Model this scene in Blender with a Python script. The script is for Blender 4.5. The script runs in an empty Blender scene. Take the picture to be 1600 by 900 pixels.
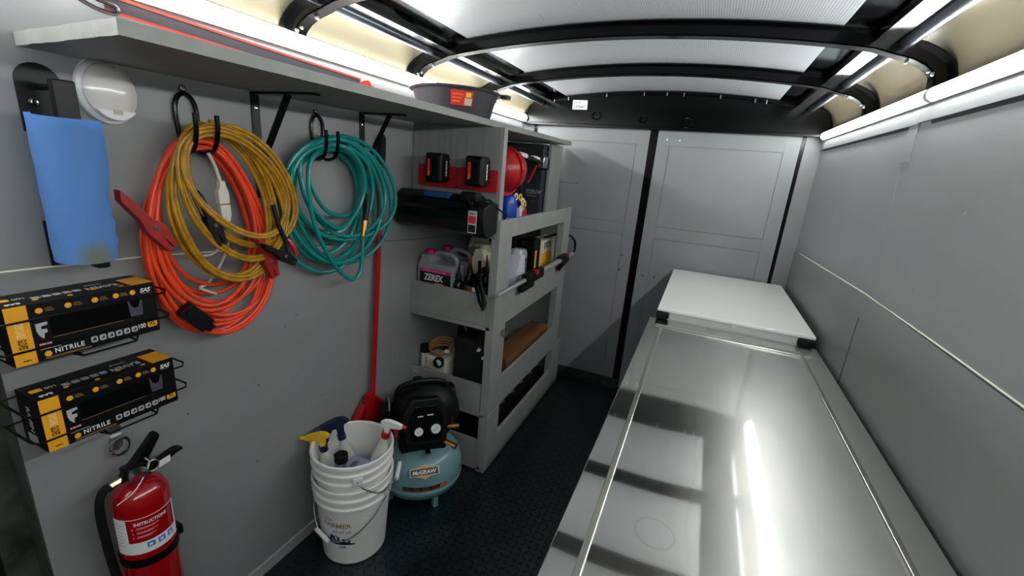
import bpy, bmesh, math, random
from mathutils import Vector, Matrix
random.seed(7)
PI = math.pi
SC = bpy.context.scene
COL = SC.collection

# ------------------------------------------------------------------ camera, world, exposure
cam_d = bpy.data.cameras.new('camera')
cam = bpy.data.objects.new('camera', cam_d)
COL.objects.link(cam)
YAW, PITCH, ROLL, FPX = -0.39228, -0.27587, 0.08205, 686.0
_f = Vector((math.sin(YAW)*math.cos(PITCH), math.cos(YAW)*math.cos(PITCH), math.sin(PITCH)))
_r = Vector((math.cos(YAW), -math.sin(YAW), 0)); _u = _r.cross(_f)
_r2 = _r*math.cos(ROLL)+_u*math.sin(ROLL); _u2 = -_r*math.sin(ROLL)+_u*math.cos(ROLL)
cam.matrix_world = Matrix(((_r2.x, _u2.x, -_f.x, 0), (_r2.y, _u2.y, -_f.y, 0), (_r2.z, _u2.z, -_f.z, 1.6), (0, 0, 0, 1)))
cam_d.sensor_width = 36.0; cam_d.lens = 36.0*FPX/1600.0
cam_d.clip_start = 0.02; cam_d.clip_end = 50
SC.camera = cam
SC.view_settings.view_transform = 'Standard'
SC.view_settings.look = 'None'
SC.view_settings.gamma = 1.0
SC.view_settings.exposure = 0.18
SC.view_settings.use_curve_mapping = False
LED = 42.0                         # emission strength of the LED diffusers
w = bpy.data.worlds.new('world'); SC.world = w; w.use_nodes = True
w.node_tree.nodes['Background'].inputs[0].default_value = (0.01, 0.01, 0.012, 1)
w.node_tree.nodes['Background'].inputs[1].default_value = 0.3

# ------------------------------------------------------------------ materials
def lin(c):
    return tuple(((v/255)/12.92 if v/255 <= .04045 else ((v/255+.055)/1.055)**2.4) for v in c)
MATS = {}
def mat(name, rgb, rough=.5, metal=0.0, var=0.0, vscale=12.0, bump=0.0, bscale=80.0, emit=0.0, trans=0.0, coat=0.0, rvar=0.0, stretch=None, spec=None, ior=None):
    if name in MATS: return MATS[name]
    m = bpy.data.materials.new(name); m.use_nodes = True
    nt = m.node_tree; N = nt.nodes; L = nt.links; b = N['Principled BSDF']
    c = lin(rgb)+(1,)
    b.inputs['Base Color'].default_value = c
    b.inputs['Roughness'].default_value = rough
    b.inputs['Metallic'].default_value = metal
    if coat: b.inputs['Coat Weight'].default_value = coat; b.inputs['Coat Roughness'].default_value = .08
    if trans: b.inputs['Transmission Weight'].default_value = trans
    if spec is not None: b.inputs['Specular IOR Level'].default_value = spec
    if ior: b.inputs['IOR'].default_value = ior
    if emit:
        b.inputs['Emission Color'].default_value = c; b.inputs['Emission Strength'].default_value = emit
    tc = N.new('ShaderNodeTexCoord'); mp = N.new('ShaderNodeMapping')
    L.new(tc.outputs['Object'], mp.inputs['Vector'])
    if stretch: mp.inputs['Scale'].default_value = stretch
    if var or rvar:
        nz = N.new('ShaderNodeTexNoise'); nz.inputs['Scale'].default_value = vscale; nz.inputs['Detail'].default_value = 6
        L.new(mp.outputs[0], nz.inputs['Vector'])
        if var:
            rp = N.new('ShaderNodeValToRGB')
            rp.color_ramp.elements[0].position = .3; rp.color_ramp.elements[1].position = .7
            rp.color_ramp.elements[0].color = tuple(max(0, v*(1-var)) for v in c[:3])+(1,)
            rp.color_ramp.elements[1].color = tuple(min(1, v*(1+var)) for v in c[:3])+(1,)
            L.new(nz.outputs['Fac'], rp.inputs[0]); L.new(rp.outputs[0], b.inputs['Base Color'])
        if rvar:
            mr = N.new('ShaderNodeMapRange'); mr.inputs['To Min'].default_value = max(.02, rough-rvar); mr.inputs['To Max'].default_value = rough+rvar
            mr.inputs['From Min'].default_value = .3; mr.inputs['From Max'].default_value = .7
            L.new(nz.outputs['Fac'], mr.inputs['Value']); L.new(mr.outputs[0], b.inputs['Roughness'])
    if bump:
        n2 = N.new('ShaderNodeTexNoise'); n2.inputs['Scale'].default_value = bscale; n2.inputs['Detail'].default_value = 4
        bp = N.new('ShaderNodeBump'); bp.inputs['Strength'].default_value = bump; bp.inputs['Distance'].default_value = .002
        L.new(mp.outputs[0], n2.inputs['Vector']); L.new(n2.outputs['Fac'], bp.inputs['Height']); L.new(bp.outputs[0], b.inputs['Normal'])
    MATS[name] = m
    return m

wall_m = mat('painted_plywood', (133, 135, 136), .5, 0, .06, 5, .25, 60, stretch=(1, .4, 1))
wood_m = mat('grey_painted_wood', (142, 145, 142), .5, 0, .08, 14, .35, 40)
under_m = mat('grey_painted_grain', (134, 136, 136), .5, 0, .14, 60, .5, 120, stretch=(1, 1, .06))
shelf_m = mat('grey_shelf_board', (138, 140, 135), .55, 0, .08, 20, .5, 70)
door_m = mat('grey_door_paint', (141, 145, 146), .42, 0, .04, 6, .15, 50)
black_gloss = mat('black_gloss_steel', (5, 5, 6), .2, 0, 0, 20, .1, 15, spec=.22)
black_m = mat('black_satin', (6, 6, 7), .4, spec=.3)
black_plastic = mat('black_plastic', (8, 8, 9), .5, 0, 0, 10, .15, 200, spec=.3)
black_gloss_plastic = mat('black_gloss_plastic', (6, 6, 7), .22, spec=.35)
rubber = mat('black_rubber', (11, 11, 12), .75, spec=.25)
chrome = mat('chrome', (200, 200, 202), .15, 1)
steel = mat('zinc_steel', (190, 190, 192), .3, 1)
cove_m = mat('bare_steel_sheet', (160, 150, 126), .26, .6)
strip_m = mat('polished_roof_sheet', (150, 155, 158), .14, 1, .05, 4, .05, 8)
tube_m = mat('galvanised_tube', (150, 156, 166), .3, 1)
red_m = mat('red_plastic', (172, 18, 22), .35)
darkred_m = mat('dark_red_plastic', (150, 26, 24), .4, 0, .15, 30)
pole_red = mat('red_painted_pole', (168, 20, 22), .3)
ext_red = mat('extinguisher_red', (156, 7, 14), .18, 0, coat=.6)
white_p = mat('white_plastic', (222, 224, 222), .35)
offwhite = mat('off_white_plastic', (205, 200, 184), .45, 0, .06, 12)
label_w = mat('white_label', (225, 227, 228), .5)
grey_print = mat('grey_print', (150, 150, 150), .6)
small_print = mat('small_print_gold', (150, 118, 60), .6)
yellow_print = mat('amber_print', (238, 166, 28), .5)
black_print = mat('black_print', (12, 12, 12), .5)
red_print = mat('red_print', (205, 40, 30), .5)
blue_print = mat('blue_print', (50, 120, 200), .5)
carton = mat('black_carton', (11, 11, 12), .45, 0, .1, 30, spec=.25)
orange_m = mat('orange_cable', (230, 68, 28), .45, 0, .08, 30)
yellow_m = mat('dirty_yellow_cable', (166, 120, 12), .4, 0, .32, 38)
teal_m = mat('teal_hose', (16, 128, 122), .3, 0, .08, 20)
white_cord = mat('beige_cord', (200, 192, 178), .5)
towel_m = mat('blue_paper', (122, 178, 240), .9, 0, .06, 6, .5, 160)
brass = mat('brass', (180, 130, 70), .3, 1)

def emission(name, col, s):
    m = bpy.data.materials.new(name); m.use_nodes = True
    b = m.node_tree.nodes['Principled BSDF']
    b.inputs['Base Color'].default_value = (.8, .8, .8, 1)
    b.inputs['Emission Color'].default_value = col+(1,); b.inputs['Emission Strength'].default_value = s
    return m
led_m = emission('led_diffuser', (.97, 1.0, .985), LED)

def floor_material():
    m = bpy.data.materials.new('diamond_tread_rubber'); m.use_nodes = True
    nt = m.node_tree; N = nt.nodes; L = nt.links; b = N['Principled BSDF']
    b.inputs['Base Color'].default_value = lin((20, 33, 35))+(1,); b.inputs['Roughness'].default_value = .28
    tc = N.new('ShaderNodeTexCoord'); sp = N.new('ShaderNodeSeparateXYZ'); L.new(tc.outputs['Object'], sp.inputs[0])
    def M(op, a, bb=None, c=None):
        n = N.new('ShaderNodeMath'); n.operation = op
        for i, v in enumerate((a, bb, c)):
            if v is None: continue
            if isinstance(v, (int, float)): n.inputs[i].default_value = v
            else: L.new(v, n.inputs[i])
        return n.outputs[0]
    s = .030
    X = M('DIVIDE', sp.outputs[0], s); Y = M('DIVIDE', sp.outputs[1], s)
    fx = M('SUBTRACT', M('FRACT', X), .5); fy = M('SUBTRACT', M('FRACT', Y), .5)
    par = M('MODULO', M('ADD', M('ADD', M('FLOOR', X), M('FLOOR', Y)), 400), 2)
    a = M('ADD', fx, fy); c = M('SUBTRACT', fx, fy)
    inv = M('SUBTRACT', 1, par)
    u = M('ADD', M('MULTIPLY', a, par), M('MULTIPLY', c, inv))
    v = M('ADD', M('MULTIPLY', c, par), M('MULTIPLY', a, inv))
    d = M('SQRT', M('ADD', M('POWER', M('DIVIDE', M('ABSOLUTE', u), .62), 2), M('POWER', M('DIVIDE', M('ABSOLUTE', v), .17), 2)))
    h = M('SMOOTH_MIN', M('MAXIMUM', M('SUBTRACT', 1, d), 0), .5, .1)
    bp = N.new('ShaderNodeBump'); bp.inputs['Strength'].default_value = 1; bp.inputs['Distance'].default_value = .02
    L.new(h, bp.inputs['Height']); L.new(bp.outputs[0], b.inputs['Normal'])
    return m

def panel_material():
    m = mat('ribbed_white_roof_liner', (205, 208, 212), .35)
    nt = m.node_tree; N = nt.nodes; L = nt.links; b = N['Principled BSDF']
    tc = N.new('ShaderNodeTexCoord'); wv = N.new('ShaderNodeTexWave'); wv.inputs['Scale'].default_value = 40; wv.bands_direction = 'X'
    L.new(tc.outputs['Object'], wv.inputs['Vector'])
    rp = N.new('ShaderNodeValToRGB'); rp.color_ramp.elements[0].color = lin((178, 181, 186))+(1,); rp.color_ramp.elements[1].color = lin((208, 211, 214))+(1,)
    rp.color_ramp.elements[1].position = .5
    L.new(wv.outputs['Fac'], rp.inputs[0])
    nz = N.new('ShaderNodeTexNoise'); nz.inputs['Scale'].default_value = 9; nz.inputs['Detail'].default_value = 8
    mp = N.new('ShaderNodeMapping'); mp.inputs['Scale'].default_value = (3, .5, 1); L.new(tc.outputs['Object'], mp.inputs[0]); L.new(mp.outputs[0], nz.inputs[0])
    r2 = N.new('ShaderNodeValToRGB'); r2.color_ramp.elements[0].position = .66; r2.color_ramp.elements[1].position = .8
    r2.color_ramp.elements[0].color = (1, 1, 1, 1); r2.color_ramp.elements[1].color = (.72, .7, .64, 1)
    L.new(nz.outputs['Fac'], r2.inputs[0])
    mx = N.new('ShaderNodeMixRGB'); mx.blend_type = 'MULTIPLY'; mx.inputs[0].default_value = 1
    L.new(rp.outputs[0], mx.inputs[1]); L.new(r2.outputs[0], mx.inputs[2]); L.new(mx.outputs[0], b.inputs['Base Color'])
    bp = N.new('ShaderNodeBump'); bp.inputs['Strength'].default_value = .4; bp.inputs['Distance'].default_value = .001
    L.new(wv.outputs['Fac'], bp.inputs['Height']); L.new(bp.outputs[0], b.inputs['Normal'])
    return m

def worktop_material():
    m = bpy.data.materials.new('scuffed_stainless'); m.use_nodes = True
    nt = m.node_tree; N = nt.nodes; L = nt.links; b = N['Principled BSDF']
    b.inputs['Metallic'].default_value = 1
    tc = N.new('ShaderNodeTexCoord'); mp = N.new('ShaderNodeMapping'); mp.inputs['Scale'].default_value = (1, .35, 1)
    L.new(tc.outputs['Object'], mp.inputs[0])
    nz = N.new('ShaderNodeTexNoise'); nz.inputs['Scale'].default_value = 5; nz.inputs['Detail'].default_value = 5; L.new(mp.outputs[0], nz.inputs[0])
    # more worn (rougher) towards the wall side: x gradient of wear plus noise
    sp = N.new('ShaderNodeSeparateXYZ'); L.new(tc.outputs['Object'], sp.inputs[0])
    g = N.new('ShaderNodeMapRange'); g.inputs['From Min'].default_value = .1-.2; g.inputs['From Max'].default_value = .45-.2
    g.inputs['To Min'].default_value = .025; g.inputs['To Max'].default_value = .06; L.new(sp.outputs[0], g.inputs['Value'])
    a = N.new('ShaderNodeMath'); a.operation = 'MULTIPLY_ADD'; a.inputs[1].default_value = .04; L.new(nz.outputs['Fac'], a.inputs[0]); L.new(g.outputs[0], a.inputs[2])
    # ring-shaped water stain
    vm = N.new('ShaderNodeVectorMath'); vm.operation = 'DISTANCE'; vm.inputs[1].default_value = (.024-.2, .745-.5, .95); L.new(tc.outputs['Object'], vm.inputs[0])
    n3 = N.new('ShaderNodeTexNoise'); n3.inputs['Scale'].default_value = 30; L.new(tc.outputs['Object'], n3.inputs[0])
    dd = N.new('ShaderNodeMath'); dd.operation = 'MULTIPLY_ADD'; dd.inputs[1].default_value = .014; L.new(n3.outputs['Fac'], dd.inputs[0]); L.new(vm.outputs['Value'], dd.inputs[2])
    rp = N.new('ShaderNodeValToRGB'); cr = rp.color_ramp; cr.elements[0].position = .039; cr.elements[0].color = (0, 0, 0, 1)
    cr.elements[1].position = .0435; cr.elements[1].color = (1, 1, 1, 1); e = cr.elements.new(.048); e.color = (0, 0, 0, 1)
    L.new(dd.outputs[0], rp.inputs[0])
    ad = N.new('ShaderNodeMath'); ad.operation = 'MULTIPLY_ADD'; ad.inputs[1].default_value = .25; L.new(rp.outputs[0], ad.inputs[0]); L.new(a.outputs[0], ad.inputs[2])
    L.new(ad.outputs[0], b.inputs['Roughness'])
    cm = N.new('ShaderNodeMixRGB'); cm.inputs[1].default_value = lin((200, 200, 198))+(1,); cm.inputs[2].default_value = lin((216, 214, 208))+(1,)
    L.new(nz.outputs['Fac'], cm.inputs[0]); L.new(cm.outputs[0], b.inputs['Base Color'])
    # fine scratches
    ms = N.new('ShaderNodeMapping'); ms.inputs['Scale'].default_value = (6, 90, 1); ms.inputs['Rotation'].default_value = (0, 0, .5); L.new(tc.outputs['Object'], ms.inputs[0])
    ns = N.new('ShaderNodeTexNoise'); ns.inputs['Scale'].default_value = 3; ns.inputs['Detail'].default_value = 3; L.new(ms.outputs[0], ns.inputs[0])
    nw = N.new('ShaderNodeTexNoise'); nw.inputs['Scale'].default_value = 3.2; nw.inputs['Detail'].default_value = 1; L.new(tc.outputs['Object'], nw.inputs[0])
    hh = N.new('ShaderNodeMath'); hh.operation = 'MULTIPLY_ADD'; hh.inputs[1].default_value = .012; L.new(ns.outputs['Fac'], hh.inputs[0]); L.new(nw.outputs['Fac'], hh.inputs[2])
    bp = N.new('ShaderNodeBump'); bp.inputs['Strength'].default_value = .25; bp.inputs['Distance'].default_value = .002
    L.new(hh.outputs[0], bp.inputs['Height']); L.new(bp.outputs[0], b.inputs['Normal'])
    # worn, hazy metal mixed with the polished metal; more haze towards the wall side
    b2 = N.new('ShaderNodeBsdfPrincipled'); b2.inputs['Metallic'].default_value = 1; b2.inputs['Roughness'].default_value = .36
    L.new(cm.outputs[0], b2.inputs['Base Color']); L.new(bp.outputs[0], b2.inputs['Normal'])
    gf = N.new('ShaderNodeMapRange'); gf.inputs['From Min'].default_value = -.17; gf.inputs['From Max'].default_value = -.01
    gf.inputs['To Min'].default_value = .10; gf.inputs['To Max'].default_value = .55; L.new(sp.outputs[0], gf.inputs['Value'])
    nf = N.new('ShaderNodeMath'); nf.operation = 'MULTIPLY_ADD'; nf.inputs[1].default_value = .2; L.new(nz.outputs['Fac'], nf.inputs[0])
    sb = N.new('ShaderNodeMath'); sb.operation = 'SUBTRACT'; sb.inputs[1].default_value = .10; sb.use_clamp = True
    L.new(gf.outputs[0], nf.inputs[2]); L.new(nf.outputs[0], sb.inputs[0])
    mxs = N.new('ShaderNodeMixShader'); L.new(sb.outputs[0], mxs.inputs[0]); L.new(b.outputs[0], mxs.inputs[1]); L.new(b2.outputs[0], mxs.inputs[2])
    L.new(mxs.outputs[0], N['Material Output'].inputs['Surface'])
    return m

# ------------------------------------------------------------------ mesh helpers
class MB:
    def __init__(s): s.bm = bmesh.new()
    def box(s, x0, x1, y0, y1, z0, z1, bev=0.0, M=None, seg=2):
        t = bmesh.new(); bmesh.ops.create_cube(t, size=1)
        for v in t.verts: v.co = Vector(((x0+x1)/2+v.co.x*(x1-x0), (y0+y1)/2+v.co.y*(y1-y0), (z0+z1)/2+v.co.z*(z1-z0)))
        if bev: bmesh.ops.bevel(t, geom=t.edges[:], offset=bev, segments=seg, affect='EDGES', profile=.5)
        if M: t.transform(M)
        s._add(t); return s
    def _add(s, t):
        me = bpy.data.meshes.new('t'); t.to_mesh(me); s.bm.from_mesh(me); bpy.data.meshes.remove(me); t.free()
    def prism(s, poly, frame, w0, w1, bev=0.0):
        """poly in (u,v); frame = 4x4 matrix mapping (u,v,w) to world; extruded w0..w1"""
        t = bmesh.new()
        a = [t.verts.new(Vector((p[0], p[1], w0))) for p in poly]; b = [t.verts.new(Vector((p[0], p[1], w1))) for p in poly]
        n = len(poly)
        t.faces.new(list(reversed(a))); t.faces.new(b)
        for i in range(n): t.faces.new((a[i], a[(i+1) % n], b[(i+1) % n], b[i]))
        bmesh.ops.recalc_face_normals(t, faces=t.faces[:])
        if bev: bmesh.ops.bevel(t, geom=t.edges[:], offset=bev, segments=2, affect='EDGES', profile=.5)
        t.transform(frame); s._add(t); return s
    def ring(s, outer, inner, frame, w0, w1):
        """plate with a hole: outer and inner polys with the same count"""
        t = bmesh.new(); n = len(outer)
        V = [[t.verts.new(Vector((p[0], p[1], w_))) for p in P] for w_ in (w0, w1) for P in (outer, inner)]
        for i in range(n):
            j = (i+1) % n
            t.faces.new((V[2][i], V[2][j], V[3][j], V[3][i])); t.faces.new((V[0][j], V[0][i], V[1][i], V[1][j]))
            t.faces.new((V[0][i], V[0][j], V[2][j], V[2][i])); t.faces.new((V[1][j], V[1][i], V[3][i], V[3][j]))
        bmesh.ops.recalc_face_normals(t, faces=t.faces[:])
        t.transform(frame); s._add(t); return s
    def lathe(s, prof, M=None, seg=32, cap=True):
        """prof list of (radius, height) about local z"""
        t = bmesh.new(); R = []
        for r, h in prof:
            R.append([t.verts.new(Vector((r*math.cos(2*PI*i/seg), r*math.sin(2*PI*i/seg), h))) for i in range(seg)] if r > 1e-6 else [t.verts.new(Vector((0, 0, h)))])
        for a, b in zip(R[:-1], R[1:]):
            for i in range(seg):
                j = (i+1) % seg
                if len(a) == 1 and len(b) == 1: continue
                if len(a) == 1: t.faces.new((a[0], b[j], b[i]))
                elif len(b) == 1: t.faces.new((a[i], a[j], b[0]))
                else: t.faces.new((a[i], a[j], b[j], b[i]))
        if cap:
            if len(R[0]) > 1: t.faces.new(list(reversed(R[0])))
            if len(R[-1]) > 1: t.faces.new(R[-1])
        bmesh.ops.recalc_face_normals(t, faces=t.faces[:])
        if M: t.transform(M)
        s._add(t); return s
    def cyl(s, p0, p1, r0, r1=None, seg=20):
        p0, p1 = Vector(p0), Vector(p1); d = p1-p0
        M = Matrix.Translation(p0) @ d.to_track_quat('Z', 'Y').to_matrix().to_4x4()
        return s.lathe([(r0, 0), (r0 if r1 is None else r1, d.length)], M, seg)
    def ell(s, c, r, seg=20, M=None):
        prof = [(math.sin(PI*i/(seg//2)), -math.cos(PI*i/(seg//2))) for i in range(seg//2+1)]
        prof[0] = (0, -1); prof[-1] = (0, 1)
        Q = Matrix.Translation(Vector(c)) @ (M or Matrix.Identity(4)) @ Matrix.Diagonal(Vector((r[0], r[1], r[2], 1)))
        return s.lathe(prof, Q, seg)
    def tube(s, pts, r, seg=8, closed=False):
        P = [Vector(p) for p in pts]; n = len(P)
        rad = r if isinstance(r, (list, tuple)) else [r]*n
        t = bmesh.new(); T = []
        for i in range(n):
            a = P[(i-1) % n] if (closed or i) else P[0]; b = P[(i+1) % n] if (closed or i < n-1) else P[-1]
            T.append((b-a).normalized() if (b-a).length > 1e-9 else Vector((0, 0, 1)))
        up = Vector((0, 0, 1)) if abs(T[0].z) < .9 else Vector((1, 0, 0))
        nrm = (up-T[0]*up.dot(T[0])).normalized(); R = []
        for i in range(n):
            nrm = (nrm-T[i]*nrm.dot(T[i])).normalized(); bi = T[i].cross(nrm)
            R.append([t.verts.new(P[i]+(nrm*math.cos(2*PI*k/seg)+bi*math.sin(2*PI*k/seg))*rad[i]) for k in range(seg)])
        m = n if closed else n-1
        for i in range(m):
            a, b = R[i], R[(i+1) % n]
            for k in range(seg): t.faces.new((a[k], a[(k+1) % seg], b[(k+1) % seg], b[k]))
        if not closed: t.faces.new(list(reversed(R[0]))); t.faces.new(R[-1])
        bmesh.ops.recalc_face_normals(t, faces=t.faces[:])
        s._add(t); return s
    def sheet(s, prof, y0, y1, thick):
        """open profile in (x,z) swept along y with a thickness"""
        t = bmesh.new(); n = len(prof); off = []
        for i in range(n):
            a = Vector(prof[max(0, i-1)]); b = Vector(prof[min(n-1, i+1)]); d = (b-a).normalized(); off.append(Vector((-d.y, d.x))*thick)
        A = [[t.verts.new((prof[i][0], y, prof[i][1])) for y in (y0, y1)] for i in range(n)]
        B = [[t.verts.new((prof[i][0]+off[i].x, y, prof[i][1]+off[i].y)) for y in (y0, y1)] for i in range(n)]
        for i in range(n-1):
            t.faces.new((A[i][0], A[i+1][0], A[i+1][1], A[i][1])); t.faces.new((B[i][1], B[i+1][1], B[i+1][0], B[i][0]))
            for k in (0, 1): t.faces.new((A[i][k], A[i+1][k], B[i+1][k], B[i][k]))
        for i in (0, n-1): t.faces.new((A[i][0], A[i][1], B[i][1], B[i][0]))
        bmesh.ops.recalc_face_normals(t, faces=t.faces[:]); s._add(t); return s

ROOTM = {}
def obj(name, mb, m, parent=None, loc=None, angle=35):
    me = bpy.data.meshes.new(name); mb.bm.to_mesh(me); mb.bm.free()
    return obj_me(name, me, m, parent, loc, angle)
def obj_me(name, me, m, parent=None, loc=None, angle=35):
    o = bpy.data.objects.new(name, me); COL.objects.link(o)
    base = Matrix.Identity(4)
    if parent is not None:
        o.parent = parent; base = ROOTM.get(parent.name, Matrix.Identity(4))
    elif loc is not None:
        o.location = loc; base = Matrix.Translation(Vector(loc))
    ROOTM[o.name] = base
    me.transform(base.inverted())
    me.materials.append(m)
    for p in me.polygons: p.use_smooth = True
    me.set_sharp_from_angle(angle=math.radians(angle))
    wn = o.modifiers.new('normals', 'WEIGHTED_NORMAL'); wn.keep_sharp = True; wn.weight = 80
    return o
def thing(name, label, cat, loc, group=None):
    o = bpy.data.objects.new(name, None); COL.objects.link(o); o.location = loc; o.empty_display_size = .05
    ROOTM[o.name] = Matrix.Translation(Vector(loc))
    return tag(o, label, cat, group)
def tag(o, label, cat, group=None):
    o['label'] = label; o['category'] = cat
    if group: o['group'] = group
    return o
def struct(name, mb, m, label=None):
    o = obj(name, mb, m); o['kind'] = 'structure'
    if label: o['label'] = label
    return o
def catmull(P, k=8, closed=False):
    P = [Vector(p) for p in P]; n = len(P); out = []
    rng = range(n if closed else n-1)
    for i in rng:
        p0 = P[(i-1) % n] if (closed or i > 0) else P[0]; p1 = P[i]; p2 = P[(i+1) % n]; p3 = P[(i+2) % n] if (closed or i+2 < n) else P[-1]
        for j in range(k):
            t = j/k
            out.append(.5*((2*p1)+(-p0+p2)*t+(2*p0-5*p1+4*p2-p3)*t*t+(-p0+3*p1-3*p2+p3)*t**3))
    if not closed: out.append(P[-1])
    return out
def frame(o, u, v):
    o, u, v = Vector(o), Vector(u).normalized(), Vector(v).normalized(); w_ = u.cross(v).normalized(); v = w_.cross(u)
    return Matrix(((u.x, v.x, w_.x, o.x), (u.y, v.y, w_.y, o.y), (u.z, v.z, w_.z, o.z), (0, 0, 0, 1)))
def text_mesh(s, wd, ht, offset=0.0, shear=0.0, spacing=1.0, ext=.0004):
    cu = bpy.data.curves.new('t', 'FONT'); cu.body = s; cu.size = 1; cu.offset = offset; cu.shear = shear; cu.space_character = spacing
    cu.resolution_u = 3
    ob = bpy.data.objects.new('t', cu); COL.objects.link(ob)
    dg = bpy.context.evaluated_depsgraph_get()
    me = bpy.data.meshes.new_from_object(ob.evaluated_get(dg))
    bpy.data.objects.remove(ob); bpy.data.curves.remove(cu)
    xs = [v.co.x for v in me.vertices]; ys = [v.co.y for v in me.vertices]
    x0, x1, y0, y1 = min(xs), max(xs), min(ys), max(ys)
    bm = bmesh.new(); bm.from_mesh(me); bpy.data.meshes.remove(me)
    r = bmesh.ops.extrude_face_region(bm, geom=bm.faces[:])
    for v in bm.verts: v.co = Vector(((v.co.x-(x0+x1)/2)/(x1-x0)*wd, (v.co.y-(y0+y1)/2)/(y1-y0)*ht, 0))
    for e in r['geom']:
        if isinstance(e, bmesh.types.BMVert): e.co.z = ext
    bmesh.ops.recalc_face_normals(bm, faces=bm.faces[:])
    me = bpy.data.meshes.new('text'); bm.to_mesh(me); bm.free()
    return me
def text(name, s, wd, ht, F, m, parent, **k):
    me = text_mesh(s, wd, ht, **k); me.transform(F)
    return obj_me(name, me, m, parent)
def bars(F, wd, ht, m, parent, n=5, w_=.0005):
    """a short row of print marks, too small to read"""
    mb = MB(); u = -wd/2; ws = [.16, .24, .12, .2, .14, .22][:n]; tot = sum(ws)*1.25
    for k in ws:
        q = wd*k/tot; mb.prism([(u, -ht/2), (u+q, -ht/2), (u+q, ht/2), (u, ht/2)], F, 0, w_); u += q*1.25
    o = obj('print_marks', mb, m, parent); return o
def rrect(u0, u1, v0, v1, r, n=4):
    P = []
    for cx, cy, a0 in ((u1-r, v0+r, -PI/2), (u1-r, v1-r, 0), (u0+r, v1-r, PI/2), (u0+r, v0+r, PI)):
        for i in range(n+1):
            a = a0+PI/2*i/n; P.append((cx+r*math.cos(a), cy+r*math.sin(a)))
    return P
def circle(cx, cy, r, n=20, ry=None):
    return [(cx+r*math.cos(2*PI*i/n), cy+(ry or r)*math.sin(2*PI*i/n)) for i in range(n)]
WF = lambda x, y, z: frame((x, y, z), (0, 1, 0), (0, 0, 1))       # a frame on the left wall: u=+y, v=+z, w=+x

XL, XR, YD = -1.31, .555, 3.15
CX = -.362

# ------------------------------------------------------------------ structure
struct('floor', MB().box(-1.45, .65, -2.6, 3.3, -.06, 0), floor_material())

# left wall: upper sheet and slightly proud lower sheet, meeting on a sloping seam
SEAM = [(.355, 1.30), (.66, 1.291), (1.8, 1.195), (3.16, 1.12)]
mb = MB()
F0 = frame((0, 0, 0), (0, 1, 0), (0, 0, 1))
mb.prism([(y, z+.001) for y, z in SEAM]+[(3.16, 1.95), (.355, 1.95)], F0, XL-.02, XL)
mb.prism([(.355, 0), (3.16, 0)]+[(y, z-.001) for y, z in reversed(SEAM)], F0, XL-.02, XL+.003)
mb.box(XL-.05, XL-.02, .355, 3.16, 0, 1.95)
mb.box(XL-.05, XL, -2.5, -.5, 0, 1.95)
mb.box(XL-.05, XL, -.5, .355, 1.83, 1.95)
struct('wall_left', mb, wall_m)
struct('trim_1', MB().box(XL-.062, XL+.001, .352, .356, 0, 1.83).box(XL-.075, XL-.062, .30, .37, 0, 1.83), mat('grimy_steel_jamb', (70, 72, 66), .5, .3, .6, 14))
struct('door_3', MB().box(XL-.10, XL-.076, -.5, .33, 0, 1.83, .003), mat('black_door_skin', (8, 8, 9), .6))
# right wall
mb = MB()
R0 = frame((0, 0, 0), (0, 1, 0), (0, 0, 1))
mb.prism([(-2.5, 1.272), (1.775, 1.272), (1.875, 1.815), (1.875, 1.908), (-2.5, 1.908)], R0, XR, XR+.02)
mb.prism([(1.7775, 1.27), (3.16, 1.222), (3.16, 1.908), (1.8775, 1.908), (1.8775, 1.815)], R0, XR, XR+.02)
mb.prism([(-2.5, 0), (1.80, 0), (1.80, 1.184), (1.805, 1.184), (1.805, 1.266), (-2.5, 1.27)], R0, XR-.003, XR+.02)
mb.prism([(1.8035, 0), (3.16, 0), (3.16, 1.22), (1.8055, 1.266), (1.8055, 1.18)], R0, XR-.003, XR+.02)
mb.box(XR+.02, XR+.05, -2.5, 3.16, 0, 1.908)
struct('wall_right', mb, wall_m)
struct('trim_2', MB().box(XR-.008, XR+.004, -2.5, 1.80, 1.815, 1.90, .001).box(XR-.008, XR+.004, 1.80, 3.14, 1.812, 1.90, .001).box(XR-.004, XR+.004, 1.80, 1.874, 1.70, 1.813), wall_m)
struct('wall_front', MB().box(-1.36, .6, -2.6, -2.5, 0, 2.2), wall_m)
struct('baseboard_left', MB().box(XL, XL+.012, .36, 1.80, 0, .05, .003), mat('grey_base_trim', (150, 152, 152), .4))

# pale caulk lines along the sheet seams
caulk = mat('pale_caulk', (214, 212, 196), .5)
def caulk_line(n, pts):
    mb = MB()
    for a, b in zip(pts[:-1], pts[1:]): mb.tube([a, b], .0022, 6)
    struct('trim_%d' % n, mb, caulk)
caulk_line(40, [(XR-.002, 3.0, 1.2275), (XR-.002, 1.8, 1.2680), (XR-.002, 1.2, 1.2725), (XR-.002, -.5, 1.272)])
caulk_line(41, [(XL+.001, .36, 1.2998), (XL+.001, .66, 1.2910), (XL+.001, .9, 1.2712)])
struct('trim_42', MB().tube([(XR+.0008, 1.776, 1.275), (XR+.0008, 1.876, 1.81)], .0011, 6), wall_m)
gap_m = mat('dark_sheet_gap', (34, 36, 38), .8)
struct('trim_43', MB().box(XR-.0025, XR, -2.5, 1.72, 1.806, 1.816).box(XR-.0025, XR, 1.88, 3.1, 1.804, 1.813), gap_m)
struct('trim_44', MB().box(XR-.0035, XR, 1.8005, 1.8055, .7, 1.185), gap_m)

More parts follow.
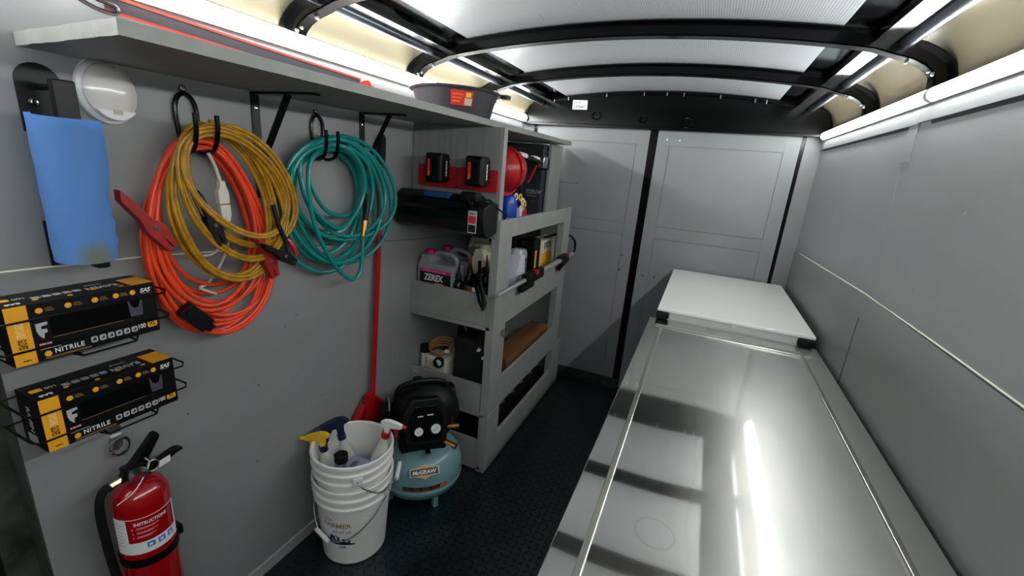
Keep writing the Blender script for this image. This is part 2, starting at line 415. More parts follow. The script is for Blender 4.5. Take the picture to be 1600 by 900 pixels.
# small screws and dents in the walls
mb = MB()
for y, z in ((3.0, 1.6), (2.2, 1.58), (1.37, 1.57), (1.11, 1.16), (2.35, 1.5), (1.5, 1.36)):
    mb.cyl((XR+.001, y, z), (XR-.001, y, z), .004, seg=8)
struct('trim_3', mb, grey_print)
mb = MB()
for y, z in ((.70, .80), (.63, .86), (.93, .79), (1.05, .97), (1.10, 1.0), (.60, .99), (.9, .5), (1.2, .62)):
    mb.cyl((XL+.002, y, z), (XL+.0045, y, z), .0022, seg=6)
struct('trim_4', mb, mat('dark_screw_hole', (40, 42, 44), .6))

# rear doors
def door(name, x0, x1, px0, px1, loc_bolts):
    mb = MB()
    mb.box(x0, x1, YD+.006, YD+.03, .02, 1.878)
    e = .0008
    mb.box(x0, px0, YD, YD+.008, .02, 1.878, e).box(px1, x1, YD, YD+.008, .02, 1.878, e)
    mb.box(px0, px1, YD, YD+.008, 1.789, 1.878, e).box(px0, px1, YD, YD+.008, 1.184, 1.262, e).box(px0, px1, YD, YD+.008, .02, .168, e)
    mb.box(px0+.003, px1-.003, YD+.002, YD+.008, 1.265, 1.786, e).box(px0+.003, px1-.003, YD+.002, YD+.008, .171, 1.181, e)
    o = struct(name, mb, door_m)
    for x, z in loc_bolts:
        b = MB().lathe([(0, .007), (.005, .0065), (.0075, .004), (.009, 0)], frame((x, YD, z), (1, 0, 0), (0, 0, 1)), 16)
        obj('bolt', b, chrome, o)
    return o
d1 = door('door_1', -1.205, -.414, -1.12, -.492, ((-.478, 1.037), (-.482, .928)))
d2 = door('door_2', -.362, .447, -.283, .368, ((-.315, .914), (-.236, .914)))
for x in (-.303, -.224):
    obj('screw', MB().lathe([(0, .003), (.006, .002), (.007, 0)], frame((x, YD, 1.826), (1, 0, 0), (0, 0, 1)), 12), label_w, d2)
obj('scratch', MB().box(-1.10, -.86, YD-.001, YD+.001, 1.497, 1.500), black_print, d1)
# frame around the doors
struct('trim_5', MB().box(-.414, -.362, YD+.004, YD+.03, 0, 1.90).box(-.392, -.386, YD-.002, YD+.006, 0, 1.89)
       .box(.447, .468, YD+.004, YD+.03, 0, 1.89).box(-1.23, -1.205, YD-.002, YD+.03, 0, 1.89)
       .box(-1.31, .555, YD+.03, YD+.06, 0, 1.9).box(-1.205, .447, YD+.002, YD+.03, 0, .02), black_gloss)
struct('trim_6', MB().box(.468, .56, YD-.004, YD+.03, 0, 1.885, .002).box(-1.31, -1.23, YD-.004, YD+.03, 0, 1.885, .002), wall_m)
struct('trim_7', MB().box(-1.06, -1.015, YD-.03, YD-.001, .95, 1.503, .002), black_m)     # upright lock bar
struct('trim_8', MB().box(-.86, -.37, YD-.006, YD, 0, .085, .002), mat('grimy_kick_strip', (60, 64, 64), .5, .3, .5, 20))

# rear header: arched black steel beam
def arc_top(u):            # underside of the roof line as a function of distance from centre
    u = abs(u)
    return 2.112-.055*(u/.74)**2-.0*(u) if u < .74 else 2.057-.045*((u-.74)/.18)**2.2
us = [-.92+1.84*i/40 for i in range(41)]
hp = [(CX+u, min(arc_top(u)-.004, 2.2)) for u in us]
FX = frame((0, 0, 0), (1, 0, 0), (0, 0, 1))       # w = -y
mb = MB()
mb.prism([(CX-.93, 1.885), (CX+.93, 1.885)]+list(reversed(hp)), FX, -YD-.05, -YD+.015)
mb.prism([(CX-.93, 1.878), (CX+.93, 1.878), (CX+.93, 1.898), (CX-.93, 1.898)], FX, -YD-.03, -YD+.05, .004)
mb.sheet([(a, b) for a, b in hp[4:-4]], YD-.045, YD-.01, -.012)
for x, z, r in ((-.78, 1.955, .03), (-.47, 1.94, .022), (-.2, 1.93, .035)):
    mb.tube([(x+r*math.cos(2*PI*i/20), YD-.02-.004*math.sin(3*i), z+r*.8*math.sin(2*PI*i/20)) for i in range(20)], .005, 6, True)
hdr = struct('trim_9', mb, black_gloss)
for i, u in enumerate((-.72, -.62, -.36, -.12, .02, .12, .33, .52, .58)):
    z = arc_top(u)-.018
    obj('rivet', MB().box(CX+u-.003, CX+u+.003, YD-.05, YD-.044, z-.012, z+.008), steel, hdr)
FS = frame((-.905, YD-.018, 2.02), (1, 0, 0), (0, -.1, 1))
st = obj('sticker', MB().prism(rrect(-.052, .052, -.03, .03, .004), FS, 0, .001), label_w, hdr)
text('lettering', '127547', .075, .017, FS @ Matrix.Translation((-.002, -.014, .001)), black_print, st, offset=.01)
bars(FS @ Matrix.Translation((-.016, .015, .001)), .045, .006, grey_print, st)

# roof: white liner, polished side sheets, black beams, coves
def roof_prof(u0, u1, n, lift): return [(CX+u0+(u1-u0)*i/n, arc_top(u0+(u1-u0)*i/n)+lift) for i in range(n+1)]
struct('ceiling', MB().sheet(roof_prof(-.645, .645, 30, .004), -2.5, YD+.02, .006), panel_material())
struct('ceiling_side_sheet', MB().sheet(roof_prof(-.80, -.63, 6, .014), -2.5, YD+.02, .004).sheet(roof_prof(.63, .80, 6, .014), -2.5, YD+.02, .004)
       .sheet([(CX-.9, 2.135), (CX+.9, 2.135)], -2.5, YD+.02, .006), strip_m)['name_note'] = ''
for o in list(SC.objects):
    if o.name == 'ceiling_side_sheet': del o['name_note']; o.name = 'trim_10'; ROOTM['trim_10'] = Matrix.Identity(4)
cove = [(.946, 1.895), (.947, 1.93), (.940, 1.96), (.927, 1.99), (.907, 2.016), (.882, 2.037), (.857, 2.051), (.835, 2.059)]
cove = [tuple(p)[:2] for p in catmull([(a, b, 0) for a, b in cove], 5)]
struct('trim_11', MB().sheet([(CX+a, b) for a, b in cove], -2.5, YD+.02, -.003), cove_m)
struct('trim_12', MB().sheet([(CX-a, b) for a, b in cove], -2.5, YD+.02, .003), cove_m)
for k, sx in enumerate((-1, 1)):
    struct('trim_%d' % (13+k), MB().box(*(sorted((CX+sx*.735, CX+sx*.797))), -2.5, YD, 2.035, 2.06, .002), black_gloss)
    struct('trim_%d' % (15+k), MB().cyl((CX+sx*.815, -2.5, 2.032), (CX+sx*.815, YD-.03, 2.032), .019, seg=16), tube_m)

# roof bows
def bow_path(depth):
    low = [(.900, 1.938), (.898, 1.944), (.890, 1.953), (.872, 1.968), (.84, 1.984), (.79, 1.998), (.74, 2.014)]
    mid = [(.68-.68*i/14, 2.068-.045*((.68-.68*i/14)/.68)**2) for i in range(15)]
    h = low+mid
    right = [(CX+.903, 1.908), (CX+.902, 1.925)]+[(CX+u, z) for u, z in h]; left = [(CX-u, z) for u, z in h[:-1]]
    return left+list(reversed(right))
BP = bow_path(0)
def bow(n, y):
    mb = MB()
    P = [Vector(p) for p in BP]; m = len(P)
    def off(d):
        out = []
        for i in range(m):
            a = P[max(0, i-1)]; b = P[min(m-1, i+1)]; t = (b-a).normalized(); out.append((P[i].x-t.y*d, P[i].y+t.x*d))
        return out
    mb.sheet([tuple(p) for p in P], y-.022, y+.022, .004)                 # inner face of the hat section
    mb.sheet(off(.02), y-.024, y-.018, .024) if False else None
    A = off(.0); B = off(.044)
    for s0 in (-.022, .018):
        t = bmesh.new(); va = [t.verts.new((p[0], y+s0, p[1])) for p in A]; vb = [t.verts.new((p[0], y+s0, p[1])) for p in B]
        vc = [t.verts.new((p[0], y+s0+.004, p[1])) for p in A]; vd = [t.verts.new((p[0], y+s0+.004, p[1])) for p in B]
        for i in range(m-1):
            t.faces.new((va[i], va[i+1], vb[i+1], vb[i])); t.faces.new((vc[i], vd[i], vd[i+1], vc[i+1]))
            t.faces.new((va[i], vc[i], vc[i+1], va[i+1])); t.faces.new((vb[i], vb[i+1], vd[i+1], vd[i]))
        bmesh.ops.recalc_face_normals(t, faces=t.faces[:]); mb._add(t)
    C2 = off(.040)
    mb.sheet(C2, y-.045, y-.018, .004).sheet(C2, y+.018, y+.045, .004)   # flanges on the sheet
    o = struct('trim_%d' % n, mb, black_gloss)
    for sx in (-1, 1):
        for (u, z, k) in ((.897, 1.946, 0), (.888, 1.956, 1), (.832, 1.983, 2)):
            obj('weld', MB().ell((CX+sx*u, y-.016+.010*k, z), (.005, .009, .007), 8), steel, o)
    return o
for i in range(8): bow(20+i, 2.42-.64*i)

# ------------------------------------------------------------------ LED battens
def led(label, x, z, y0, y1, r, side, group):
    t = thing('led_batten', label, 'light', (x, y0, z), group)
    # half-round diffuser on a shallow channel; side=+1 faces +x
    P = [(side*(.004+r*1.0*math.sin(a)), r*math.cos(a)) for a in [PI*i/12 for i in range(13)]]
    F = frame((x, 0, z), (1, 0, 0), (0, 0, 1))
    obj('diffuser', MB().prism(P if side > 0 else list(reversed(P)), F, -y1+.012, -y0-.012), led_m, t)
    obj('channel', MB().box(*sorted((x, x+side*.006)), y0, y1, z-r-.003, z+r+.003, .001), white_p, t)
    for ya in (y0, y1-.012):
        Q = [(side*(.002+(r+.002)*math.sin(a)), (r+.002)*math.cos(a)) for a in [PI*i/12 for i in range(13)]]
        obj('end_cap', MB().prism(Q, F, -ya-.012, -ya), white_p, t)
led('long glowing LED batten along the top of the left wall', XL+.004, 1.922, .66, 3.125, .023, 1, 'LED battens of the left wall')
led('LED batten on the left wall beside the side door', XL+.004, 1.922, -1.82, .65, .023, 1, 'LED battens of the left wall')
led('glowing LED batten at the far end of the right wall top', XR-.01, 1.885, 1.735, 3.09, .019, -1, 'LED battens of the right wall')
led('glowing LED batten on the right wall nearest the camera', XR-.01, 1.885, .38, 1.730, .019, -1, 'LED battens of the right wall')
led('LED batten on the right wall behind the camera', XR-.01, 1.885, -2.0, .37, .021, -1, 'LED battens of the right wall')

# ------------------------------------------------------------------ workbench and freezer
wt_m = worktop_material()
t = thing('workbench', 'long workbench with scuffed stainless steel top along the right wall', 'workbench', (.2, .5, 0))
mb = MB().box(-.145, .536, -1.6, 2.10, .925, .95, .003)
wt = obj('worktop', mb, wt_m, t)
mb = MB(); mb.box(-.092, -.078, -1.5, 1.96, .947, .956, .0035).box(.453, .467, -1.5, 1.96, .947, .956, .0035).box(-.11, .467, 1.955, 2.0, .947, .957, .004)
obj('raised_bead', mb, mat('bead_steel', (205, 203, 196), .22, 1), wt)
cab_m = mat('bench_cabinet_paint', (120, 124, 126), .5)
obj('cabinet_body', MB().box(-.10, .53, -1.58, 2.08, .06, .925, .003), cab_m, t)
obj('plinth', MB().box(-.06, .53, -1.56, 2.06, 0, .06), black_m, t)
for i in range(4):
    y0 = -1.55+i*.91
    dr = obj('door', MB().box(-.118, -.10, y0, y0+.88, .09, .90, .003), cab_m, t)
    obj('handle', MB().tube([(-.118, y0+.8, .7), (-.14, y0+.8, .7), (-.14, y0+.8, .82), (-.118, y0+.8, .82)], .005), steel, dr)

t = thing('chest_freezer', 'white flat-topped chest freezer behind the steel worktop', 'freezer', (.2, 2.6, 0))
obj('body', MB().box(-.095, .515, 2.108, 3.10, .03, .985, .004), mat('freezer_body', (196, 198, 196), .35), t)
obj('lid', MB().box(-.118, .525, 2.102, 3.125, .986, 1.0, .003), mat('freezer_lid', (246, 248, 245), .1, 0, coat=.5), t)
for x0, x1 in ((-.118, -.062), (.462, .52)):
    obj('corner_block', MB().box(x0, x1, 2.085, 2.15, .951, .984, .010, seg=3), rubber, t)
obj('latch', MB().box(.205, .222, 2.100, 2.110, .975, .985, .002), white_p, t)

# ------------------------------------------------------------------ long wall shelf
t = thing('wall_shelf', 'long grey painted shelf board high on the left wall', 'shelf', (-1.1, .5, 1.745))
mb = MB()
n = 60; yy = [.455+(3.0-.455)*i/n for i in range(n+1)]
poly = [(-1.306, .52), (-1.306, 3.0), (-.895, 3.0)]+[(-.895+random.uniform(-.0012, .0012), y) for y in reversed(yy[1:])]+[(-.895, .455)]
poly += [(-.895-.411*i/14, .455+.065*i/14*0.45+random.uniform(-.003, .003)) for i in range(1, 14)]+[(-1.306, .485)]
poly = [(-1.306, .485), (-1.306, 3.0)]+[p for p in poly[2:-1]]
mb.prism(poly, frame((0, 0, 0), (1, 0, 0), (0, 1, 0)), 1.746, 1.771, 0)
obj('board', mb, shelf_m, t)

def bracket(label, y, zb, xa, xd):
    t = thing('shelf_bracket', label, 'bracket', (XL, y, zb), 'black shelf brackets')
    obj('wall_strap', MB().box(XL, XL+.005, y-.014, y+.014, zb, 1.745, .0015), black_m, t)
    obj('arm', MB().box(XL, xa, y-.014, y+.014, 1.7395, 1.745, .0015), black_m, t)
    p0 = Vector((XL+.004, y, zb+.02 if zb > 1.5 else 1.52)); p1 = Vector((xd, y, 1.742)); d = (p1-p0)
    F = frame(p0, d, (0, 1, 0))
    obj('brace', MB().prism([(0, -.011), (d.length, -.011), (d.length, .011), (0, .011)], F, -.003, .003), black_m, t)
    for z in (1.70, 1.60, 1.47):
        if z > zb: obj('screw', MB().lathe([(0, .003), (.005, .002), (.006, 0)], WF(XL+.005, y, z), 10), chrome, t)
    for x in (XL+.04, xa-.03):
        obj('screw', MB().lathe([(0, .003), (.005, .002), (.006, 0)], frame((x, y, 1.7395), (1, 0, 0), (0, -1, 0)), 10), chrome, t)
bracket('black steel shelf bracket between the two hanging coils', .998, 1.43, -1.055, -1.165)
bracket('black steel shelf bracket right of the teal hose', 1.46, 1.436, -1.10, -1.17)

def hook(label, y, z, w2, tilt):
    t = thing('hanger_hook', label, 'hook', (XL, y, z), 'black double prong wall hooks')
    r = .006
    a = catmull([(XL+.006, y-w2*.8, z-.14), (XL+.006, y-w2, z-.06), (XL+.006, y-w2*.7, z-.025), (XL+.006, y, z-.012), (XL+.006, y+w2*.7, z-.025), (XL+.006, y+w2, z-.06), (XL+.006, y+w2*.8, z-.14)], 6)
    obj('wall_loop', MB().tube(a, r), black_gloss_plastic, t)
    obj('tab', MB().prism(circle(0, 0, .009), WF(XL, y, z), 0, .003), black_m, t)
    obj('screw', MB().lathe([(0, .005), (.005, .004), (.007, 0)], WF(XL+.003, y, z), 10), chrome, t)
    for s in (-1, 1):
        b = catmull([(XL+.006, y+s*w2*.8, z-.135), (XL+.03, y+s*w2*.85+tilt*.3, z-.160), (-1.225, y+s*w2*.95+tilt*.6, z-.150), (-1.195, y+s*w2+tilt*.9, z-.105), (-1.190, y+s*w2+tilt, z-.062)], 6)
        obj('prong', MB().tube(b, r), black_gloss_plastic, t)
    obj('cross_bar', MB().tube([(XL+.012, y-w2*.8, z-.148), (XL+.012, y+w2*.8, z-.148)], r), black_gloss_plastic, t)
hook('black prong wall hook carrying the orange and yellow cables', .792, 1.72, .027, -.022)
hook('black prong wall hook carrying the teal hose', 1.23, 1.72, .026, -.045)

# ------------------------------------------------------------------ coils
def coil_path(loops, xb, xf, seed, steps=40, squeeze=.18, noise=.004):
    """loops: list of (ycentre, halfwidth, ztop, zbottom, ybottom)"""
    rnd = random.Random(seed); pts = []; n = len(loops)
    for i in range(n*steps+1):
        k = min(i/steps, n-1e-6); a = int(k); fr = k-a
        A = loops[a]; B = loops[min(a+1, n-1)]
        s = max(0, (fr-.75)/.25) ; s = s*s*(3-2*s)
        yc, hw, zt, zb, yb = [A[j]*(1-s)+B[j]*s for j in range(5)]
        th = 2*PI*fr
        c = (1-math.cos(th))/2
        z = zt-(zt-zb)*c
        y = yc+(yb-yc)*c+hw*math.sin(th)*(1-squeeze*math.cos(th))
        ph = rnd.random()*0
        x = xb+(xf-xb)*((a*.37+.5) % 1.0)
        x = x*(1-s)+s*(xb+(xf-xb)*(((a+1)*.37+.5) % 1.0))
        pts.append((x+noise*math.sin(th*2+a*1.7), y+noise*math.sin(th*3+a*2.3), z+noise*.6*math.cos(th*2+a)))
    return pts
root = thing('extension_cord', 'heavy orange extension cord coiled on the left wall hook', 'cord', (XL, .8, 1.6))
L_or = []
rnd = random.Random(3)
spec = [(.165, 1.045, .80), (.175, 1.04, .825), (.150, 1.09, .79), (.168, 1.075, .84), (.140, 1.14, .78), (.172, 1.06, .82), (.155, 1.13, .83), (.163, 1.10, .80), (.13, 1.19, .82), (.178, 1.05, .81), (.148, 1.16, .81), (.160, 1.085, .85), (.158, 1.12, .79)]
for i, (hw, zb, yb) in enumerate(spec):
    L_or.append((.785+.012*math.sin(i*2.1), hw*.93, 1.588+.012*math.sin(i*1.3), zb, yb))
obj('cord', MB().tube(coil_path(L_or, -1.297, -1.245, 1), .0058, 8), orange_m, root)
FPg = frame((-1.230, .712, 1.122), (.1, .62, -.78), (.2, .75, .6))
obj('plug', MB().prism(rrect(-.045, .04, -.022, .022, .008), FPg, -.014, .014, .003).cyl(FPg @ Vector((-.03, 0, .014)), FPg @ Vector((-.03, 0, .020)), .008).prism(rrect(.03, .055, -.012, .012, .004), FPg, -.008, .008), black_plastic, root)

jc = thing('jumper_cables', 'dirty yellow jumper cables with red and black clamps over the orange cord', 'cable', (XL, .85, 1.6))
L_ye = [(.80, .138, 1.630, 1.208, .865), (.812, .132, 1.618, 1.268, .895), (.79, .130, 1.626, 1.218, .85), (.835, .148, 1.630, 1.305, .93), (.805, .128, 1.612, 1.335, .915)]
pa = coil_path(L_ye, -1.245, -1.205, 2, squeeze=.05, noise=.004)
pb = [(x+.003, y+.0095*math.cos(i*.157+.6), z+.0095*math.sin(i*.157+.6)*.8) for i, (x, y, z) in enumerate(pa)]
for k in range(len(pb)):     # second wire always beside the first, on its outer side
    x, y, z = pa[k]; dy, dz = y-.84, z-1.42; q = math.hypot(dy, dz); pb[k] = (x+.002, y+dy/q*.0105, z+dz/q*.0105)
obj('cable', MB().tube(pa, .0056, 8), yellow_m, jc); obj('cable', MB().tube(pb, .0056, 8), yellow_m, jc)
def clamp(body, p_handle, p_jaw, m, wdt=.02, x=-1.215, jaw_open=True):
    """spring clamp seen edge on: two handles and toothed jaws, in the wall plane (y,z)"""
    a = Vector((x, p_handle[0], p_handle[1])); b = Vector((x, p_jaw[0], p_jaw[1])); d = b-a; Ln = d.length
    F = frame(a, d, Vector((1, 0, 0)).cross(d)); F = frame(a, d, Vector((0, -d.z, d.y)))
    h = obj('clamp', MB().prism([(0, -.004), (Ln*.12, -wdt*.75), (Ln*.45, -wdt*.62), (Ln*.62, -wdt*.9), (Ln, -wdt*.55), (Ln, -wdt*.1), (Ln*.8, 0), (Ln, wdt*.15), (Ln*.98, wdt*.6), (Ln*.65, wdt*.95), (Ln*.5, wdt*.35), (Ln*.1, wdt*.05)], F, -.013, .013, .002), m, jc)
    obj('pivot', MB().cyl(F @ Vector((Ln*.62, 0, -.015)), F @ Vector((Ln*.62, 0, .0165)), .0055, seg=14), chrome, h)
    mb = MB()
    for k in range(4):
        u = Ln*(.78+.055*k); mb.box(-.002, .002, -.003, .003, -.004, .004, 0, F @ Matrix.Translation((u, 0, 0)) @ Matrix.Rotation(.8, 4, 'Z'))
    obj('tooth_row', mb, brass, h)
    return h
clamp('r', (.575, 1.475), (.668, 1.325), darkred_m, .024, x=-1.22)
clamp('k', (.745, 1.47), (.790, 1.318), black_plastic, .021, x=-1.215)
clamp('k', (.895, 1.315), (1.000, 1.235), black_plastic, .019, x=-1.185)
clamp('r', (.905, 1.34), (.945, 1.195), darkred_m, .024, x=-1.212)
obj('clamp_boot', MB().tube(catmull([(-1.20, .995, 1.31), (-1.19, 1.005, 1.29), (-1.185, 1.01, 1.26)], 5), .008), red_m, jc)
for pts in ([(-1.205, .955, 1.42), (-1.2, .965, 1.36), (-1.195, .985, 1.30), (-1.185, .985, 1.25)], ):
    obj('lead', MB().tube(catmull(pts, 6), .007), black_plastic, jc)

wc = thing('light_cord', 'thin beige cord with joined plug and socket inside the orange coil', 'cord', (XL, .82, 1.5))
pts = catmull([(-1.235, .795, 1.562), (-1.24, .812, 1.53), (-1.24, .822, 1.49)], 6)
obj('cord', MB().tube(pts, .0045), white_cord, wc)
obj('cord', MB().tube(catmull([(-1.24, .828, 1.355), (-1.245, .825, 1.33), (-1.255, .80, 1.29), (-1.262, .77, 1.282), (-1.268, .72, 1.30)], 6), .0038), white_cord, wc)
obj('cord', MB().tube(catmull([(-1.24, .832, 1.355), (-1.25, .838, 1.32), (-1.26, .82, 1.26), (-1.27, .78, 1.20), (-1.27, .755, 1.19), (-1.275, .80, 1.16)], 6), .0038), white_cord, wc)
FC = frame((-1.24, .826, 1.425), (0, .03, -1), (0, 1, 0))
obj('plug', MB().prism([(-.065, -.008), (-.05, -.009), (-.035, -.016), (-.002, -.016), (-.002, .014), (-.035, .014), (-.05, .008), (-.065, .007)], FC, -.009, .009, .002), offwhite, wc)
obj('socket', MB().prism([(.001, -.015), (.03, -.015), (.05, -.009), (.07, -.008), (.07, .007), (.05, .008), (.03, .014), (.001, .014)], FC, -.009, .009, .002), offwhite, wc)

root = thing('air_hose', 'teal rubber air hose coiled on the right wall hook', 'hose', (XL, 1.3, 1.6))
T = [(1.23, .20, 1.635, 1.19, 1.20), (1.26, .245, 1.63, 1.16, 1.27), (1.22, .16, 1.622, 1.27, 1.27), (1.27, .275, 1.638, 1.15, 1.35), (1.235, .15, 1.615, 1.30, 1.24), (1.225, .21, 1.626, 1.125, 1.22),
     (1.29, .285, 1.642, 1.235, 1.345), (1.23, .17, 1.61, 1.22, 1.31), (1.25, .215, 1.622, 1.17, 1.24), (1.28, .22, 1.636, 1.26, 1.33), (1.23, .225, 1.618, 1.14, 1.33), (1.245, .14, 1.60, 1.335, 1.29)]
T = [(a, b*.93, c, d+.022, e) for a, b, c, d, e in T]
obj('hose', MB().tube(coil_path(T, -1.295, -1.225, 5, squeeze=-.02, noise=.008), .0078, 8).tube(catmull([(-1.235, 1.22, 1.61), (-1.228, 1.13, 1.56), (-1.22, 1.105, 1.45), (-1.218, 1.13, 1.32), (-1.215, 1.20, 1.19), (-1.215, 1.28, 1.115), (-1.218, 1.335, 1.13), (-1.225, 1.36, 1.22), (-1.235, 1.375, 1.35)], 8), .0078)
    .tube(catmull([(-1.235, 1.30, 1.615), (-1.235, 1.40, 1.56), (-1.24, 1.44, 1.47), (-1.24, 1.435, 1.41), (-1.24, 1.42, 1.37)], 8), .0078), teal_m, root)
obj('strain_relief', MB().tube(catmull([(-1.235, 1.40, 1.44), (-1.23, 1.395, 1.39), (-1.225, 1.375, 1.335)], 5), .011), black_plastic, root)
obj('fitting', MB().tube([(-1.225, 1.376, 1.335), (-1.223, 1.367, 1.30)], .012, 6).tube([(-1.223, 1.367, 1.30), (-1.221, 1.360, 1.275)], .009, 12), brass, root)

# ------------------------------------------------------------------ motion light, towel holder
t = thing('puck_light', 'round frosted wall light partly under the shelf edge', 'light', (XL, .632, 1.678))
Fp = WF(XL, .622, 1.684) @ Matrix.Diagonal((.87, 1.06, 1, 1))
obj('base_ring', MB().lathe([(.066, 0), (.066, .012), (.062, .016), (.056, .018), (0, .018)], Fp, 40), white_p, t)
obj('dome', MB().lathe([(.058, .016), (.056, .024), (.046, .031), (.03, .036), (.012, .038), (0, .0385)], Fp, 40), mat('frosted_dome', (214, 210, 208), .2, 0, coat=.4), t)
seg = [(.058*math.cos(a), .058*math.sin(a)) for a in [PI*1.22+PI*.56*i/14 for i in range(15)]]
pl = obj('sensor_panel', MB().prism(seg, Fp, .016, .040, .002), white_p, t)
obj('rating_label', MB().prism([(-.010, -.046), (.012, -.046), (.012, -.036), (-.010, -.036)], Fp, .040, .0405), mat('tan_label', (190, 180, 160), .6), pl)

t = thing('towel_holder', 'black steel paper towel holder with two silver bolts', 'holder', (XL, .51, 1.45))
Fb = WF(XL, .508, 1.655)
obj('wall_plate', MB().prism([(-.036, -.07), (.036, -.07), (.036, .03)]+[(.036*math.cos(a), .03+.036*math.sin(a)) for a in [PI*i/10 for i in range(1, 10)]]+[(-.036, .03)], Fb, 0, .005), black_m, t)
for u, v in ((-.014, -.012), (.022, -.018)): obj('bolt', MB().lathe([(0, .006), (.006, .005), (.0085, 0)], Fb @ Matrix.Translation((u, v, .005)), 10), chrome, t)
obj('upper_arm', MB().cyl((XL, .512, 1.675), (-1.235, .512, 1.675), .006).box(-1.243, -1.221, .495, .533, 1.60, 1.69, .004), black_m, t)
obj('spindle', MB().cyl((-1.235, .512, 1.315), (-1.235, .512, 1.66), .008), black_m, t)
obj('lower_arm', MB().box(XL, -1.225, .502, .524, 1.312, 1.320, .002).box(XL, XL+.005, .47, .545, 1.30, 1.40, .002).box(-1.238, -1.205, .508, .532, 1.302, 1.326, .004), black_m, t)
t = thing('towel_roll', 'roll of blue paper shop towels on the black holder', 'towels', (-1.235, .50, 1.33))
R = .048; pr = []
for i in range(40):
    a = 2*PI*i/39*.97+.15; pr.append((R*(1-.03*i/39)*math.cos(a), R*(1-.03*i/39)*math.sin(a)))
mb = MB(); Fr = frame((-1.238, .503, 1.328), (1, 0, 0), (0, 1, 0))
mb.ring([(math.cos(2*PI*i/48)*R, math.sin(2*PI*i/48)*R) for i in range(48)], [(math.cos(2*PI*i/48)*.02, math.sin(2*PI*i/48)*.02) for i in range(48)], Fr, 0, .285)
roll = obj('roll', mb, towel_m, t)
# loose outer sheet wrapping round and hanging off the right side with a torn edge
tb = bmesh.new(); rows = 22; V = []
rnd = random.Random(9)
for j in range(rows+1):
    z = 1.322+.298*j/rows; row = []; tear = rnd.uniform(-.002, .003)
    for i in range(26):
        a = -2.6+(3.55)*i/25
        rr = R+.002+.0006*math.sin(j*.9+i)+(.0 if i < 21 else (i-20)*(.0008+.0014*j/rows))
        if i == 25: rr += tear
        row.append(tb.verts.new((-1.238+rr*math.cos(a), .503+rr*math.sin(a)+(.003*math.sin(j*.5)+.006*j/rows if i > 22 else 0), z-.004*math.cos(a*1.0)*(1 if j in (0, rows) else 0))))
    V.append(row)
for j in range(rows):
    for i in range(25): tb.faces.new((V[j][i], V[j][i+1], V[j+1][i+1], V[j+1][i]))
bmesh.ops.solidify(tb, geom=tb.faces[:], thickness=.0012)
mb = MB(); mb._add(tb)
stain_m = mat('stained_blue_paper', (122, 178, 240), .9, 0, 0, 6, .5, 160)
_n = stain_m.node_tree; _tc = _n.nodes.new('ShaderNodeTexCoord'); _d = _n.nodes.new('ShaderNodeVectorMath'); _d.operation = 'DISTANCE'; _d.inputs[1].default_value = (.055, .004, .0)
_r = _n.nodes.new('ShaderNodeValToRGB'); _r.color_ramp.elements[0].position = .016; _r.color_ramp.elements[1].position = .045
_r.color_ramp.elements[0].color = lin((150, 160, 150))+(1,); _r.color_ramp.elements[1].color = lin((122, 178, 240))+(1,)
_n.links.new(_tc.outputs['Object'], _d.inputs[0]); _n.links.new(_d.outputs['Value'], _r.inputs[0]); _n.links.new(_r.outputs[0], _n.nodes['Principled BSDF'].inputs['Base Color'])
obj('loose_sheet', mb, stain_m, t)

